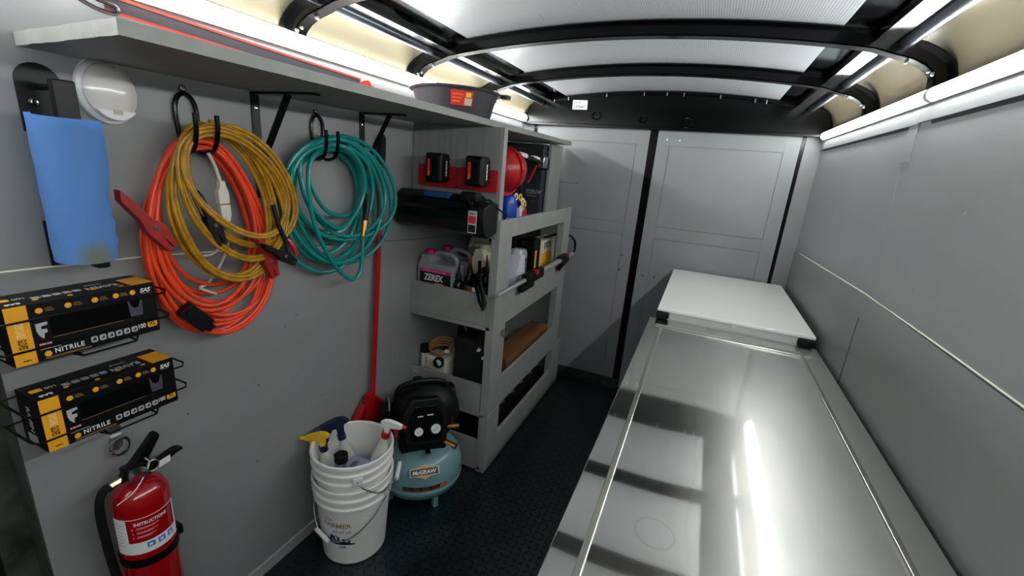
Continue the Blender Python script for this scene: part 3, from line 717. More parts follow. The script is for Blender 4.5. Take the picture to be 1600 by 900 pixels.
# ------------------------------------------------------------------ glove boxes in wire racks
def glove_box(label, rlabel, y0, z0):
    L_, H, D = .256, .124, .095; x1 = -1.18; x0 = x1-D
    t = thing('glove_box', label, 'box', (x0, y0, z0), 'boxes of nitrile gloves')
    body = obj('carton', MB().box(x0, x1, y0, y0+L_, z0, z0+H, .0015), carton, t)
    F = WF(x1+.0002, y0, z0); X = lambda F, u, v, w_=0: F @ Matrix.Translation((u, v, w_))
    # amber stripe down the left end of the face, with the narrow top stripe on the right
    obj('amber_stripe', MB().box(x1, x1+.0006, y0+.001, y0+.033, z0+.001, z0+H-.001), yellow_print, body)
    obj('amber_stripe', MB().box(x0+.03, x1-.001, y0+L_-.045, y0+L_-.002, z0+H, z0+H+.0006), yellow_print, body)
    me = text_mesh('DISPOSABLE', .032, .013, offset=.01)
    me.transform(X(F, .017, .073, .0008) @ Matrix.Rotation(-PI/2, 4, 'Z')); obj_me('lettering', me, mat('pale_amber_print', (250, 214, 150), .5), body)
    me = text_mesh('GLOVES', .021, .013, offset=.02)
    me.transform(X(F, .017, .0455, .0008) @ Matrix.Rotation(-PI/2, 4, 'Z')); obj_me('lettering', me, black_print, body)
    bars(X(F, .018, .010, .0006), .012, .0025, black_print, body, 3)
    # window with a grey glove showing
    obj('window', MB().prism(rrect(.062, .226, .048, .088, .006), F, 0, .0006), mat('carton_window', (4, 4, 5), .12), body)
    obj('glove', MB().prism([(.200, .050), (.224, .050), (.226, .086), (.222, .086), (.218, .072), (.210, .069), (.203, .076), (.200, .088), (.197, .088)], F, .0005, .0012), mat('dark_glove', (74, 66, 82), .5), body)
    # writing
    text('lettering', 'NITRILE', .048, .0105, X(F, .085, .0165), label_w, body, offset=.02, spacing=1.15)
    text('lettering', 'SAS', .022, .010, X(F, .236, .108), label_w, body, offset=.03, shear=.25)
    bars(X(F, .236, .1005), .018, .0015, grey_print, body, 4)
    text('lettering', '100', .015, .011, X(F, .219, .0215), label_w, body, offset=.02)
    b = obj('size_badge', MB().prism(rrect(.2305, .2505, .014, .029, .003), F, 0, .0005), yellow_print, body)
    text('lettering', 'XL', .014, .010, X(F, .2405, .0225, .0005), black_print, b, offset=.02)
    bars(X(F, .050, .036), .020, .004, mat('pink_print', (225, 150, 150), .5), body, 4)
    obj('emblem', MB().prism([(.040, .081), (.058, .082), (.058, .076), (.048, .074), (.048, .068), (.056, .067), (.056, .060), (.051, .058), (.049, .047), (.043, .055), (.040, .066)], F, 0, .0005), mat('silver_print', (180, 182, 184), .4), body)
    for i in range(6):
        q = obj('pictogram', MB().prism(rrect(.121+i*.0152, .133+i*.0152, .0125, .0255, .003), F, 0, .0005), mat('silver_print', (180, 182, 184), .4), body)
        obj('symbol', MB().prism([(.123+i*.0152, .016), (.131+i*.0152, .016+.002*(i % 2)), (.129+i*.0152, .023), (.1255+i*.0152, .0215-.003*(i % 3))], F, .0005, .0008), black_print, q)
    obj('warning_mark', MB().prism(circle(.050, .014, .006, 8, .0065).__add__([]), F, 0, .0005), yellow_print, body)
    for i, u in enumerate((.050, .095, .140, .178, .198+.012)):
        obj('round_mark', MB().prism(circle(u, .107, .0058, 16), F, 0, .0005), yellow_print, body)
        if i < 4:
            for k in range(3): obj('print_line', MB().box(x1, x1+.0004, y0+u+.009, y0+u+.024-.002*k, z0+.1035+k*.003, z0+.1045+k*.003), small_print, body)
    for k in range(2): obj('print_line', MB().box(x1, x1+.0004, y0+.045, y0+.12, z0+.0045-.0022*k+.001, z0+.0055-.0022*k+.001), small_print, body)
    obj('print_line', MB().box(x1, x1+.0004, y0+.062, y0+.185, z0+.0455, z0+.0463), small_print, body)
    obj('print_line', MB().box(x1, x1+.0004, y0+.040, y0+.072, z0+.0250, z0+.0257), label_w, body)
    # top face writing faces the wall side (seen upside down)
    FT = frame((x0, y0+L_, z0+H+.0002), (0, -1, 0), (1, 0, 0))
    text('lettering', 'RAVEN', .056, .018, X(FT, .086, .062), mat('silver_print', (180, 182, 184), .4), body, offset=.02)
    text('lettering', 'NITRILE', .03, .006, X(FT, .090, .035), grey_print, body, offset=.02)
    for i in range(5):
        obj('pictogram', MB().prism(rrect(.122+i*.0165, .135+i*.0165, .050, .066, .003), FT, 0, .0004), grey_print, body)
    text('lettering', '100', .018, .012, X(FT, .216, .045), grey_print, body, offset=.02)
    obj('size_badge', MB().prism(rrect(.229, .248, .036, .052, .003), FT, 0, .0004), yellow_print, body)
    text('lettering', 'SAS', .022, .010, X(FT, .235, .078), label_w, body, offset=.03)
    for i, u in enumerate((.06, .105, .150, .2)): obj('round_mark', MB().prism(circle(u, .084-.012*(i % 2), .005, 12, .004), FT, 0, .0004), yellow_print, body)
    # left end
    FE = frame((x0, y0-.0002, z0), (1, 0, 0), (0, 0, 1))
    me = text_mesh('RAVEN', .06, .016, offset=.02); me.transform(FE @ Matrix.Translation((.045, .065, 0)) @ Matrix.Rotation(-PI/2, 4, 'Z')); obj_me('lettering', me, grey_print, body)
    obj('end_label', MB().prism(rrect(.02, .06, .008, .028, .003), FE, 0, .0004), grey_print, body)
    # wire rack
    r = thing('wire_rack', rlabel, 'rack', (XL, y0+.1, z0-.01), 'black wire glove racks')
    ra = .0025; xf = x1+.006; xb = XL+.004; ya, yb = y0-.012, y0+L_+.018
    for z, nm in ((z0+.093, 'upper_wire'), (z0+.0315, 'lower_wire')):
        obj(nm, MB().tube([(xb, ya-.006, z), (xf-.02, ya-.006, z), (xf, ya, z), (xf, yb, z), (xf-.02, yb+.012, z), (xb, yb+.012, z)], ra, 6), black_m, r)
    for yq in (y0+.10, y0+.20):
        obj('support_wire', MB().tube([(xb, yq, z0+.10), (xb, yq, z0-.006), (xf, yq, z0-.006)], ra, 6), black_m, r)
    obj('front_foot_wire', MB().tube([(xf-.012, y0+.09, z0-.003), (xf+.002, y0+.10, z0-.008), (xf+.002, y0+.20, z0-.008), (xf-.012, y0+.21, z0-.003)], ra, 6), black_m, r)
    obj('back_wire', MB().tube([(xb, ya-.006, z0+.093), (xb, yb+.012, z0+.093)], ra, 6).tube([(xb, ya-.006, z0+.0315), (xb, yb+.012, z0+.0315)], ra, 6), black_m, r)
glove_box('upper black and amber carton of nitrile gloves on the left wall', 'upper black wire rack holding a glove carton', .341, 1.135)
glove_box('lower black and amber carton of nitrile gloves above the extinguisher', 'lower black wire rack above the steel ring', .358, .930)

# D ring
t = thing('lashing_ring', 'small chrome lashing ring screwed below the lower glove rack', 'ring', (XL, .52, .83))
obj('strap_plate', MB().box(XL, XL+.005, .510, .536, .80, .862, .002).box(XL, XL+.014, .508, .538, .822, .834, .003), steel, t)
obj('ring', MB().tube([(XL+.018, .522+.021*math.cos(a)*1.0, .805+.024*math.sin(a)) for a in [2*PI*i/24 for i in range(24)]], .004, 8, True), chrome, t)
obj('backing_cup', MB().lathe([(0, .004), (.014, .003), (.018, 0)], WF(XL+.001, .522, .803), 18), steel, t)

# ------------------------------------------------------------------ fire extinguisher
t = thing('fire_extinguisher', 'red fire extinguisher strapped to the lower left wall', 'fire extinguisher', (-1.238, .522, .33))
ex, ey = -1.236, .523
Fe = Matrix.Translation((ex, ey, 0))
r = .062
cyl_ = obj('cylinder', MB().lathe([(.05, .30), (r-.004, .304), (r, .312), (r, .67), (r-.003, .692), (r-.014, .712), (r-.03, .722), (.018, .727), (.018, .735)], Fe, 48), ext_red, t)
def wrapz(me, cx, cy, rad, a0, z0, taper=0.0):
    """wrap a flat (x,y,z=out) mesh about a vertical cylinder; a0 = azimuth of the centre"""
    for v in me.vertices:
        rr = rad+taper*(v.co.y)+v.co.z; a = a0+v.co.x/rad
        v.co = Vector((cx+rr*math.cos(a), cy+rr*math.sin(a), z0+v.co.y))
    me.update(); return me
def patch(u0, u1, v0, v1, w0, w1, n=24):
    bm = bmesh.new()
    P = [[[bm.verts.new((u0+(u1-u0)*i/n, v, w_)) for w_ in (w0, w1)] for v in (v0, v1)] for i in range(n+1)]
    for i in range(n):
        a, b = P[i], P[i+1]
        bm.faces.new((a[0][1], b[0][1], b[1][1], a[1][1])); bm.faces.new((a[0][0], a[1][0], b[1][0], b[0][0]))
        bm.faces.new((a[0][0], b[0][0], b[0][1], a[0][1])); bm.faces.new((a[1][0], a[1][1], b[1][1], b[1][0]))
    for a in (P[0], P[-1]): bm.faces.new((a[0][0], a[0][1], a[1][1], a[1][0]))
    bmesh.ops.recalc_face_normals(bm, faces=bm.faces[:])
    me = bpy.data.meshes.new('p'); bm.to_mesh(me); bm.free(); return me
A0 = -.42         # label centre azimuth, towards the aisle
lab = obj_me('label', wrapz(patch(-.078, .078, -.055, .055, 0, .0008), ex, ey, r, A0, .592), label_w, cyl_)
obj_me('red_field', wrapz(patch(-.040, .070, -.024, .048, .0008, .0012), ex, ey, r, A0, .598), ext_red, lab)
obj_me('lettering', wrapz(text_mesh('INSTRUCTIONS', .072, .0095, offset=.02), ex, ey, r+.0012, A0+.012/r, .631), label_w, lab)
for k in range(3):
    obj_me('lettering', wrapz(text_mesh('123'[k], .0025, .005), ex, ey, r+.0012, A0-.028/r, .617-.013*k), mat('pink_print', (225, 150, 150), .5), lab)
    for q in range(2): obj_me('print_line', wrapz(patch(-.022, .026-.010*q-.004*k, -.0007, .0007, .0012, .0016, 8), ex, ey, r, A0+.002/r, .6185-.003*q-.013*k), mat('pink_print', (225, 150, 150), .5), lab)
for k in range(3):
    obj_me('pictogram', wrapz(patch(-.008, .008, -.008, .008, .0008, .0014, 4), ex, ey, r, A0+(.005+k*.023)/r, .560), blue_print, lab)
    obj_me('symbol', wrapz(patch(-.004, .003, -.004, .003, .0014, .0018, 3), ex, ey, r, A0+(.005+k*.023)/r, .560), label_w, lab)
for k in range(7):
    obj_me('print_line', wrapz(patch(-.014, .010-.004*(k % 2), -.0006, .0006, .0008, .0012, 4), ex, ey, r, A0-.058/r, .63-.011*k), grey_print, lab)
obj('bottom_foot', MB().lathe([(.05, .295), (.05, .305)], Fe, 32), black_m, t)
obj('strap', MB().lathe([(r+.001, .495), (r+.003, .495), (r+.003, .520), (r+.001, .520)], Fe, 40, cap=False).box(ex-.012, ex+.02, ey+r, ey+r+.014, .493, .523, .003).box(XL, ex-r+.004, ey-.02, ey+.02, .50, .57), black_m, t)
vb = obj('valve', MB().cyl((ex, ey, .722), (ex, ey, .76), .017, seg=16).box(ex-.015, ex+.015, ey-.03, ey+.03, .745, .775, .005), black_m, t)
obj('gauge', MB().cyl((ex+.014, ey-.006, .752), (ex+.034, ey-.010, .746), .021, seg=24), steel, vb)
Fg = Matrix.Translation((ex+.0345, ey-.010, .746)) @ (Vector((.02, -.004, -.006)).to_track_quat('Z', 'Y')).to_matrix().to_4x4()
obj('gauge_face', MB().lathe([(0, .001), (.016, .001), (.0175, 0)], Fg, 24), mat('gauge_red', (120, 30, 50), .2), vb)
HF = frame((ex, ey, .77), (0, 1, 0), (0, 0, 1))
obj('lever', MB().prism([(-.040, -.030), (-.034, -.012), (-.005, .014), (.030, .050), (.046, .066), (.056, .066), (.058, .054), (.034, .018), (.014, -.012), (-.01, -.028)], HF, -.011, .013, .003), black_m, t)
obj('carry_handle', MB().prism([(-.01, -.040), (.0, -.024), (.04, -.020), (.080, -.010), (.095, -.008), (.108, -.012), (.108, -.018), (.092, -.020), (.06, -.030), (.02, -.044)], HF, -.012, .012, .002), black_m, t)
obj('hose_nut', MB().cyl((ex+.004, ey-.022, .750), (ex-.004, ey-.058, .740), .0085, seg=6), mat('pale_brass', (200, 190, 165), .3, 1), t)
obj('hose', MB().tube(catmull([(ex-.004, ey-.055, .740), (ex-.006, ey-.072, .732), (ex-.008, ey-.082, .70), (ex-.020, ey-.080, .62), (ex-.02, ey-.076, .5), (ex-.01, ey-.072, .42)], 8), .010), rubber, t)
obj('nozzle', MB().cyl((ex, ey-.075, .43), (ex, ey-.072, .36), .009, .014, 16), black_m, t)
obj('safety_pin', MB().tube([(ex+.02, ey+.028+.014*math.cos(a), .755+.016*math.sin(a)) for a in [2*PI*i/16 for i in range(16)]], .0018, 6, True), steel, t)
obj('pull_tie', MB().tube(catmull([(ex+.035, ey-.065, .706), (ex+.05, ey-.03, .732), (ex+.02, ey+.02, .762), (ex+.018, ey+.015, .785)], 6), .0014, 6), white_p, t)
obj('tag', MB().prism([(-.016, -.010), (.012, -.008), (.016, .010), (-.010, .009)], frame((ex+.02, ey+.055, .750), (.1, 1, .15), (0, -.2, 1)), 0, .001), label_w, t)

# ------------------------------------------------------------------ red pole tool
t = thing('red_shovel', 'red handled plastic shovel leaning on the wall beside the hose', 'shovel', (-1.26, 1.49, .2))
pb_, pt_ = Vector((-1.278, 1.475, .45)), Vector((-1.285, 1.555, 1.66))
obj('pole', MB().tube([pb_-Vector((0, .01, .1)), pb_.lerp(pt_, .5), pt_], .0125, 14), pole_red, t)
dpt = (pt_-pb_).normalized()
obj('grip', MB().tube([pt_-dpt*.11, pt_-dpt*.02, pt_, pt_+dpt*.012], [.0165, .0165, .015, .008], 14), rubber, t)
SF = frame((-1.290, 1.445, .33), (.02, 1, 0), (0, .06, 1))
mb = MB().prism([(-.13, -.16), (.12, -.16), (.12, .06), (.055, .15), (-.035, .15), (-.12, .06)], SF, -.006, .006, .004)
mb.prism([(-.035, .02), (.03, .02), (.024, .19), (-.022, .19)], SF, .004, .026, .006)
mb.prism([(-.13, -.16), (-.118, -.16), (-.112, .055), (-.03, .145), (-.038, .152), (-.125, .06)], SF, 0, .03, .003)
mb.prism([(.108, -.16), (.12, -.16), (.12, .06), (.055, .15), (.045, .143), (.108, .055)], SF, 0, .03, .003)
obj('blade', mb, pole_red, t)

# ------------------------------------------------------------------ pan and strap on the shelf
t = thing('drain_pan', 'black round plastic drain pan with red label on the shelf', 'pan', (-1.09, 1.63, 1.772))
Fpn = Matrix.Translation((-1.035, 1.715, 1.772))
obj('bowl', MB().lathe([(0, .004), (.15, .004), (.176, .088), (.188, .088), (.191, .092), (.188, .097), (.172, .097), (.148, .002), (.150, 0), (0, 0)][::1], Fpn, 56, cap=False), mat('charcoal_plastic', (52, 48, 54), .45, 0, .1, 20), t)
obj('spout', MB().box(-.868, -.832, 1.79, 1.83, 1.855, 1.872, .004), mat('charcoal_plastic', (52, 48, 54)), t)
a0 = math.atan2(-.62, .5)
lb = obj_me('label', wrapz(patch(-.042, .044, -.026, .026, 0, .001, 10), -1.035, 1.715, .170, a0, 1.826, taper=.30), red_print, t)
obj_me('badge', wrapz(patch(.016, .036, .004, .020, .001, .0016, 6), -1.035, 1.715, .170, a0, 1.826, taper=.30), mat('yellow_badge', (226, 196, 40), .5), lb)
obj_me('price_label', wrapz(patch(.012, .042, -.024, .0, .001, .0016, 6), -1.035, 1.715, .170, a0, 1.826, taper=.30), mat('tan_label', (190, 180, 160), .6), lb)
for k in range(3): obj_me('print_line', wrapz(patch(-.036, .006-.006*k, .010-.012*k, .013-.012*k, .001, .0014, 6), -1.035, 1.715, .170, a0, 1.826, taper=.30), mat('orange_print', (240, 130, 60), .5), lb)

t = thing('lashing_strap', 'grey webbing strap with orange edges stretched above the shelf', 'strap', (-1.29, 1.1, 1.85))
SP = [(-1.296, .64, 1.872), (-1.296, .75, 1.868), (-1.296, 1.0, 1.860), (-1.296, 1.25, 1.853), (-1.296, 1.44, 1.848)]
def ribbon(P, hw, off, th=.0015):
    mb = MB()
    P = catmull(P, 6)
    for a, b in zip(P[:-1], P[1:]):
        mb.prism([(0, off-hw), ((b-a).length*1.02, off-hw), ((b-a).length*1.02, off+hw), (0, off+hw)], frame(a, b-a, (0, 0, 1)), 0, th)
    return mb
strap_m = mat('grey_webbing', (70, 66, 72), .8, 0, .1, 200); edge_m = mat('orange_webbing_edge', (222, 62, 40), .6)
obj('webbing', ribbon(SP, .015, 0), strap_m, t)
obj('orange_edge', ribbon([(x+.0008, y, z) for x, y, z in SP], .0028, .016), edge_m, t); obj('orange_edge', ribbon([(x+.0008, y, z) for x, y, z in SP], .0028, -.016), edge_m, t)
obj('knot', MB().prism([(-.03, -.010), (.0, -.016), (.035, -.006), (.05, .0), (.03, .006), (.012, .022), (-.01, .018), (-.035, .008)], WF(-1.296, 1.47, 1.845), 0, .006), edge_m, t)
obj('tail', ribbon([(-1.296, 1.50, 1.842), (-1.296, 1.62, 1.838), (-1.297, 1.78, 1.834)], .005, 0), edge_m, t)
obj('hook', MB().tube(catmull([(-1.29, .50, 1.90), (-1.285, .54, 1.885), (-1.285, .575, 1.868), (-1.285, .62, 1.852), (-1.285, .655, 1.852), (-1.285, .655, 1.866), (-1.285, .62, 1.872), (-1.288, .59, 1.886)], 6), .0048), mat('dark_steel', (120, 110, 116), .25, 1), t)

# ------------------------------------------------------------------ storage rack
XFr = -.825
t = thing('storage_rack', 'grey painted plywood storage rack against the left wall near the doors', 'rack', (-1.06, 2.4, 0))
P_ = lambda name, *b, m=wood_m, bev=.002: obj(name, MB().box(*b, bev), m, t)
P_('end_panel', XL+.004, -.858, 1.80, 1.822, 1.262, 1.744, m=under_m)
P_('panel_edging', -.858, -.836, 1.798, 1.835, 1.262, 1.744)
P_('post', XFr-.042, XFr, 1.80, 1.945, .345, 1.348)
P_('post', XFr-.046, XFr+.003, 1.80, 1.945, .002, .343)
P_('post', XFr-.042, XFr, 2.80, 2.945, .33, 1.348)
P_('post', XFr-.046, XFr+.003, 2.85, 3.04, .002, .345)
P_('rail', XFr-.020, XFr-.001, 1.945, 2.80, 1.257, 1.346)
P_('rail', XFr-.020, XFr-.001, 1.945, 2.80, .815, .993)
P_('rail', XFr-.020, XFr-.001, 1.945, 2.80, .34, .508)
P_('rail', XFr-.020, XFr+.002, 1.945, 2.85, .002, .164)
P_('end_board', XL+.004, XFr-.042, 1.802, 1.822, .83, .985)
P_('end_board', XL+.004, XFr-.046, 1.802, 1.822, .352, .508)
P_('end_board', XL+.004, XFr-.046, 1.802, 1.822, .035, .185)
P_('shelf', XL+.004, XFr-.021, 1.80, 2.94, .808, .829)
P_('shelf', XL+.004, XFr-.021, 1.80, 2.94, .330, .351)
P_('shelf', XL+.004, XFr-.021, 1.80, 3.02, .012, .033)
P_('shelf', XL+.004, XFr-.045, 1.835, 2.94, 1.262, 1.28)
P_('divider', -1.01, -.99, 2.88, 3.12, 1.28, 1.744)
P_('back_panel', XL+.004, XFr-.045, 3.02, 3.04, .0, 1.25)
for x, z in ((-1.27, .485), (-1.27, .40), (-1.05, .155), (-1.03, .075)):
    obj('slot_mark', MB().box(x-.014, x+.014, 1.8005, 1.8025, z-.002, z+.002), mat('pale_scuff', (205, 205, 200), .6), t)

t = thing('pull_ring', 'small steel ring latch on the front post of the rack', 'latch', (XFr, 1.87, .77))
obj('plate', MB().prism(circle(0, 0, .013, 18), frame((XFr+.0005, 1.90, .775), (0, 1, 0), (0, 0, 1)), 0, .004), steel, t)
obj('ring', MB().tube([(XFr+.010, 1.915+.022*math.cos(a), .772+.020*math.sin(a)) for a in [2*PI*i/20 for i in range(20)]], .003, 6, True), chrome, t)

# battery mount and batteries
t = thing('battery_mount', 'red plastic battery mount screwed to the rack end panel', 'mount', (-1.06, 1.79, 1.51))
FM = frame((0, 1.7985, 0), (1, 0, 0), (0, 0, 1))
obj('plate', MB().prism(rrect(-1.265, -1.055, 1.468, 1.566, .012), FM, 0, .014, .003), red_m, t)
obj('plate', MB().prism(rrect(-1.052, -.848, 1.468, 1.566, .012), FM, 0, .014, .003), red_m, t)
for x in (-1.235, -1.06, -1.03, -.865):
    obj('rib', MB().box(x-.004, x+.004, 1.782, 1.7845, 1.48, 1.555, .001), darkred_m, t)
def battery(label, xc):
    t = thing('battery_pack', label, 'battery', (xc, 1.78, 1.49), 'black battery packs on the red mount')
    b = obj('case', MB().box(xc-.043, xc+.043, 1.712, 1.783, 1.492, 1.618, .010, seg=3).box(xc-.036, xc+.036, 1.706, 1.72, 1.50, 1.608, .006), black_plastic, t)
    FB = frame((xc, 1.7055, 1.555), (1, 0, 0), (0, 0, 1))
    obj('inset', MB().prism(rrect(-.026, .022, -.040, .042, .005), FB, -.001, .0012), black_gloss_plastic, b)
    s = obj('red_stripe', MB().prism([(-.024, -.036), (-.010, -.036), (-.010, .036), (-.024, .036)], FB, .001, .0018), mat('bright_red_print', (225, 44, 40), .4), b)
    obj('bolt_mark', MB().prism([(-.022, -.034), (-.017, -.024), (-.019, -.024), (-.013, -.014), (-.016, -.025), (-.014, -.025)], FB, .0018, .0022), label_w, s)
    FS_ = frame((xc+.0432, 1.748, 1.555), (0, 1, 0), (0, 0, 1))
    bars(FS_ @ Matrix.Rotation(PI/2, 4, 'Z') @ Matrix.Translation((0, -.006, 0)), .068, .009, label_w, b, 6)
    for k in range(5): obj('rib', MB().box(xc+.030, xc+.0445, 1.775, 1.781, 1.505+k*.021, 1.517+k*.021, .001), black_gloss_plastic, b)
battery('left black battery pack with red stripe, nearer the wall corner', -1.135)
battery('right black battery pack with red stripe, nearer the panel edge', -.930)

# long black case
t = thing('tool_case', 'long black rounded tool with a blue stripe below the battery packs', 'tool', (-1.06, 1.72, 1.28))
FCs = frame((-1.30, 0, 0), (0, 1, 0), (0, 0, 1))
prof = [(1.795, 1.30), (1.775, 1.285), (1.70, 1.280), (1.66, 1.30), (1.635, 1.345), (1.635, 1.38), (1.655, 1.395), (1.665, 1.43), (1.70, 1.452), (1.77, 1.452), (1.795, 1.44)]
body = obj('body', MB().prism(prof, FCs, .0, .40, .008), black_gloss_plastic, t)
obj('battery', MB().prism([(1.79, 1.29), (1.70, 1.275), (1.665, 1.295), (1.645, 1.35), (1.65, 1.41), (1.70, 1.425), (1.79, 1.425)], FCs, .395, .465, .010), black_plastic, t)
obj('end_cap', MB().prism([(1.79, 1.31), (1.70, 1.30), (1.66, 1.32), (1.65, 1.40), (1.69, 1.435), (1.79, 1.435)], FCs, -.005, .03, .008), black_plastic, t)
obj('blue_stripe', MB().box(-1.145, -1.02, 1.660, 1.70, 1.432, 1.4545, .003), mat('blue_insert', (20, 70, 120), .35), t)
obj('top_latch', MB().box(-.965, -.885, 1.665, 1.72, 1.43, 1.468, .008).tube([(-.93, 1.66, 1.455), (-.90, 1.65, 1.42)], .004), black_plastic, t)
fl = frame((-.893, 1.6345, 1.36), (1, 0, 0), (0, 0, 1))
lb = obj('label', MB().prism(rrect(-.020, .020, -.052, .042, .004), frame((-.880, 1.633, 1.355), (1, 0, 0), (0, 0, 1)), 0, .003), mat('silver_print', (180, 182, 184), .4), t)
obj('red_field', MB().box(-.897, -.863, 1.6293, 1.631, 1.345, 1.375), red_print, lb)
obj('black_field', MB().box(-.897, -.863, 1.6293, 1.631, 1.308, 1.338), black_print, lb)
obj('print_line', MB().box(-.893, -.867, 1.629, 1.631, 1.383, 1.387), black_print, lb)
obj('lead', MB().tube(catmull([(-.88, 1.70, 1.43), (-.85, 1.72, 1.44), (-.83, 1.78, 1.40), (-.815, 1.83, 1.37), (-.84, 1.86, 1.35)], 6), .004), rubber, t)

# jugs and bottles on the middle shelf
def jug(name, label, cat, x, y, z, w_, d, h, m, capm, rot=0.0, group=None):
    t = thing(name, label, cat, (x, y, z), group)
    M = Matrix.Translation((x, y, z)) @ Matrix.Rotation(rot, 4, 'Z'); F = M @ frame((0, 0, 0), (1, 0, 0), (0, 0, 1))
    a, b = -w_/2, w_/2
    hb = h*.70
    out = [(a, .006), (a+.008, 0), (b-.008, 0), (b, .006), (b, hb), (b-.004, hb+.03*h/.3), (b-.03, h*.86), (a+.085, h*.90), (a+.075, h*.915), (a+.070, h*.93), (a+.022, h*.93), (a+.018, h*.88), (a+.004, hb+.02)]
    mb = MB().prism(out[:3]+out[3:5]+[(b-.002, hb+.02), (b-.02, hb+.032), (a+.085, hb+.034), (a+.078, h*.86), (a+.068, h*.93), (a+.022, h*.93), (a+.018, h*.86), (a+.003, hb+.02)], F, -d/2, d/2, .010)
    mb.tube(catmull([(M @ Vector(p)) for p in ((a+.06, 0, h*.86), (a+.09, 0, h*.95), (b-.05, 0, h*.94), (b-.018, 0, h*.88), (b-.016, 0, h*.76), (b-.03, 0, hb+.02))], 6), .011, 10)
    body = obj('bottle', mb, m, t)
    obj('cap', MB().lathe([(.021, 0), (.023, .002), (.022, .020), (.018, .022), (0, .022)], M @ Matrix.Translation((a+.045, 0, h*.925)), 20), capm, t)
    return t, M, body
silver_pl = mat('silver_plastic', (140, 142, 146), .32)
mag = mat('magenta_plastic', (196, 24, 120), .35)
t, M, b = jug('antifreeze_jug', 'grey antifreeze jug with magenta cap at the front of the shelf', 'jug', -1.190, 1.895, .83, .215, .115, .315, silver_pl, mag)
FJ = M @ frame((0, -.0582, 0), (1, 0, 0), (0, 0, 1))
lb = obj('label', MB().prism([(-.088, .03), (.095, .03), (.095, .222), (-.088, .222)], FJ, 0, .001), black_print, b)
obj('magenta_band', MB().prism([(-.088, .206), (.095, .206), (.095, .222), (-.088, .222)], FJ, .001, .0016), mag, lb)
text('lettering', 'ZEREX', .115, .034, FJ @ Matrix.Translation((-.005, .180, .001)), label_w, lb, offset=.03, shear=.1)
bars(FJ @ Matrix.Translation((.002, .214, .0016)), .14, .005, mat('pink_print', (225, 150, 150)), lb, 6)
bars(FJ @ Matrix.Translation((.03, .149, .001)), .05, .010, label_w, lb, 4)
jug('antifreeze_jug', 'second grey antifreeze jug hidden behind the first one', 'jug', -1.180, 2.03, .83, .20, .115, .315, silver_pl, mag)
jug('fluid_jug', 'dark grey translucent jug behind the black spray bottles', 'jug', -1.08, 2.17, .83, .19, .11, .33, mat('smoke_plastic', (110, 112, 112), .35), offwhite)
jug('fluid_jug', 'large off-white jug at the back of the middle shelf', 'jug', -.975, 2.03, .83, .17, .14, .36, offwhite, offwhite)
jug('fluid_jug', 'second off-white jug at the wall side behind the antifreeze jugs', 'jug', -1.16, 2.36, .83, .20, .14, .36, offwhite, offwhite)
def squeeze_bottle(label, x, y, h, tip):
    t = thing('squeeze_bottle', label, 'bottle', (x, y, .83), 'black pointed oil bottles')
    M = Matrix.Translation((x, y, .83))
    obj('bottle', MB().lathe([(.028, 0), (.032, .004), (.032, h*.55), (.026, h*.66), (.014, h*.72), (.014, h*.78), (0, h*.78)], M, 24), black_gloss_plastic, t)
    obj('spout', MB().lathe([(.016, h*.74), (.015, h*.80), (.008, h*.86), (.005, h*.93), (0, h*.93)], M, 16), black_plastic, t)
    obj('tip', MB().lathe([(.006, h*.91), (.006, h*.95), (.003, h*1.04), (0, h*1.04)], M, 12), tip, t)
squeeze_bottle('left black oil bottle with a red pointed tip beside the antifreeze', -1.02, 1.90, .30, red_m)
squeeze_bottle('right black oil bottle with a red pointed tip near the post', -.945, 1.93, .31, red_m)
squeeze_bottle('black oil bottle with dark tip pressed against the antifreeze jug', -1.065, 1.865, .26, black_plastic)
t = thing('grease_gun', 'black lever grease gun lying against the rack post', 'tool', (-.9, 1.83, 1.0))
obj('barrel', MB().tube([(-1.0, 1.90, .93), (-.97, 1.86, 1.05)], .027, 16).tube([(-1.04, 1.87, .98), (-.92, 1.86, 1.10)], .012, 12), black_gloss_plastic, t)
obj('lever', MB().tube([(-.935, 1.83, 1.14), (-.90, 1.78, 1.05), (-.845, 1.73, .965)], [.008, .011, .012], 10).tube([(-.97, 1.84, 1.06), (-.90, 1.785, .955), (-.865, 1.755, .93), (-.845, 1.73, .960)], .008, 10), black_gloss_plastic, t)
t = thing('rag_packet', 'small red, white and green packet at the front edge of the shelf', 'packet', (-.99, 1.87, .9))
obj('wrapper', MB().box(-1.02, -.90, 1.84, 1.88, .83, 1.002, .004), mat('green_wrapper', (26, 70, 44), .4, 0, .5, 60), t)
obj('stripe', MB().box(-.995, -.975, 1.838, 1.8405, .93, 1.0), red_print, t); obj('stripe', MB().box(-.972, -.955, 1.838, 1.8405, .93, 1.0), label_w, t)

# items seen through the front opening
t = thing('detergent_bottle', 'white handled bottle with red base band by the rack post', 'bottle', (-.93, 2.29, .83))
Fd = frame((-.93, 2.29, .83), (0, 1, 0), (0, 0, 1))
obj('bottle', MB().prism([(-.08, 0), (.085, 0), (.09, .02), (.09, .11), (.075, .14), (.055, .16), (.045, .24), (.03, .275), (-.02, .275), (-.05, .2), (-.085, .13)], Fd, -.035, .035, .010), mat('milky_plastic', (205, 208, 222), .35), t)
obj('red_band', MB().prism([(-.082, .03), (.091, .03), (.091, .058), (-.082, .058)], Fd, -.036, .036), red_print, t)
obj('cap', MB().prism([(-.018, .27), (.024, .27), (.022, .30), (-.016, .30)], Fd, -.02, .02, .003), white_p, t)
t = thing('oil_bottle', 'silver rounded oil bottle behind the white handled bottle', 'bottle', (-.95, 2.42, .83))
Fo = frame((-.995, 2.46, .83), (0, 1, 0), (0, 0, 1))
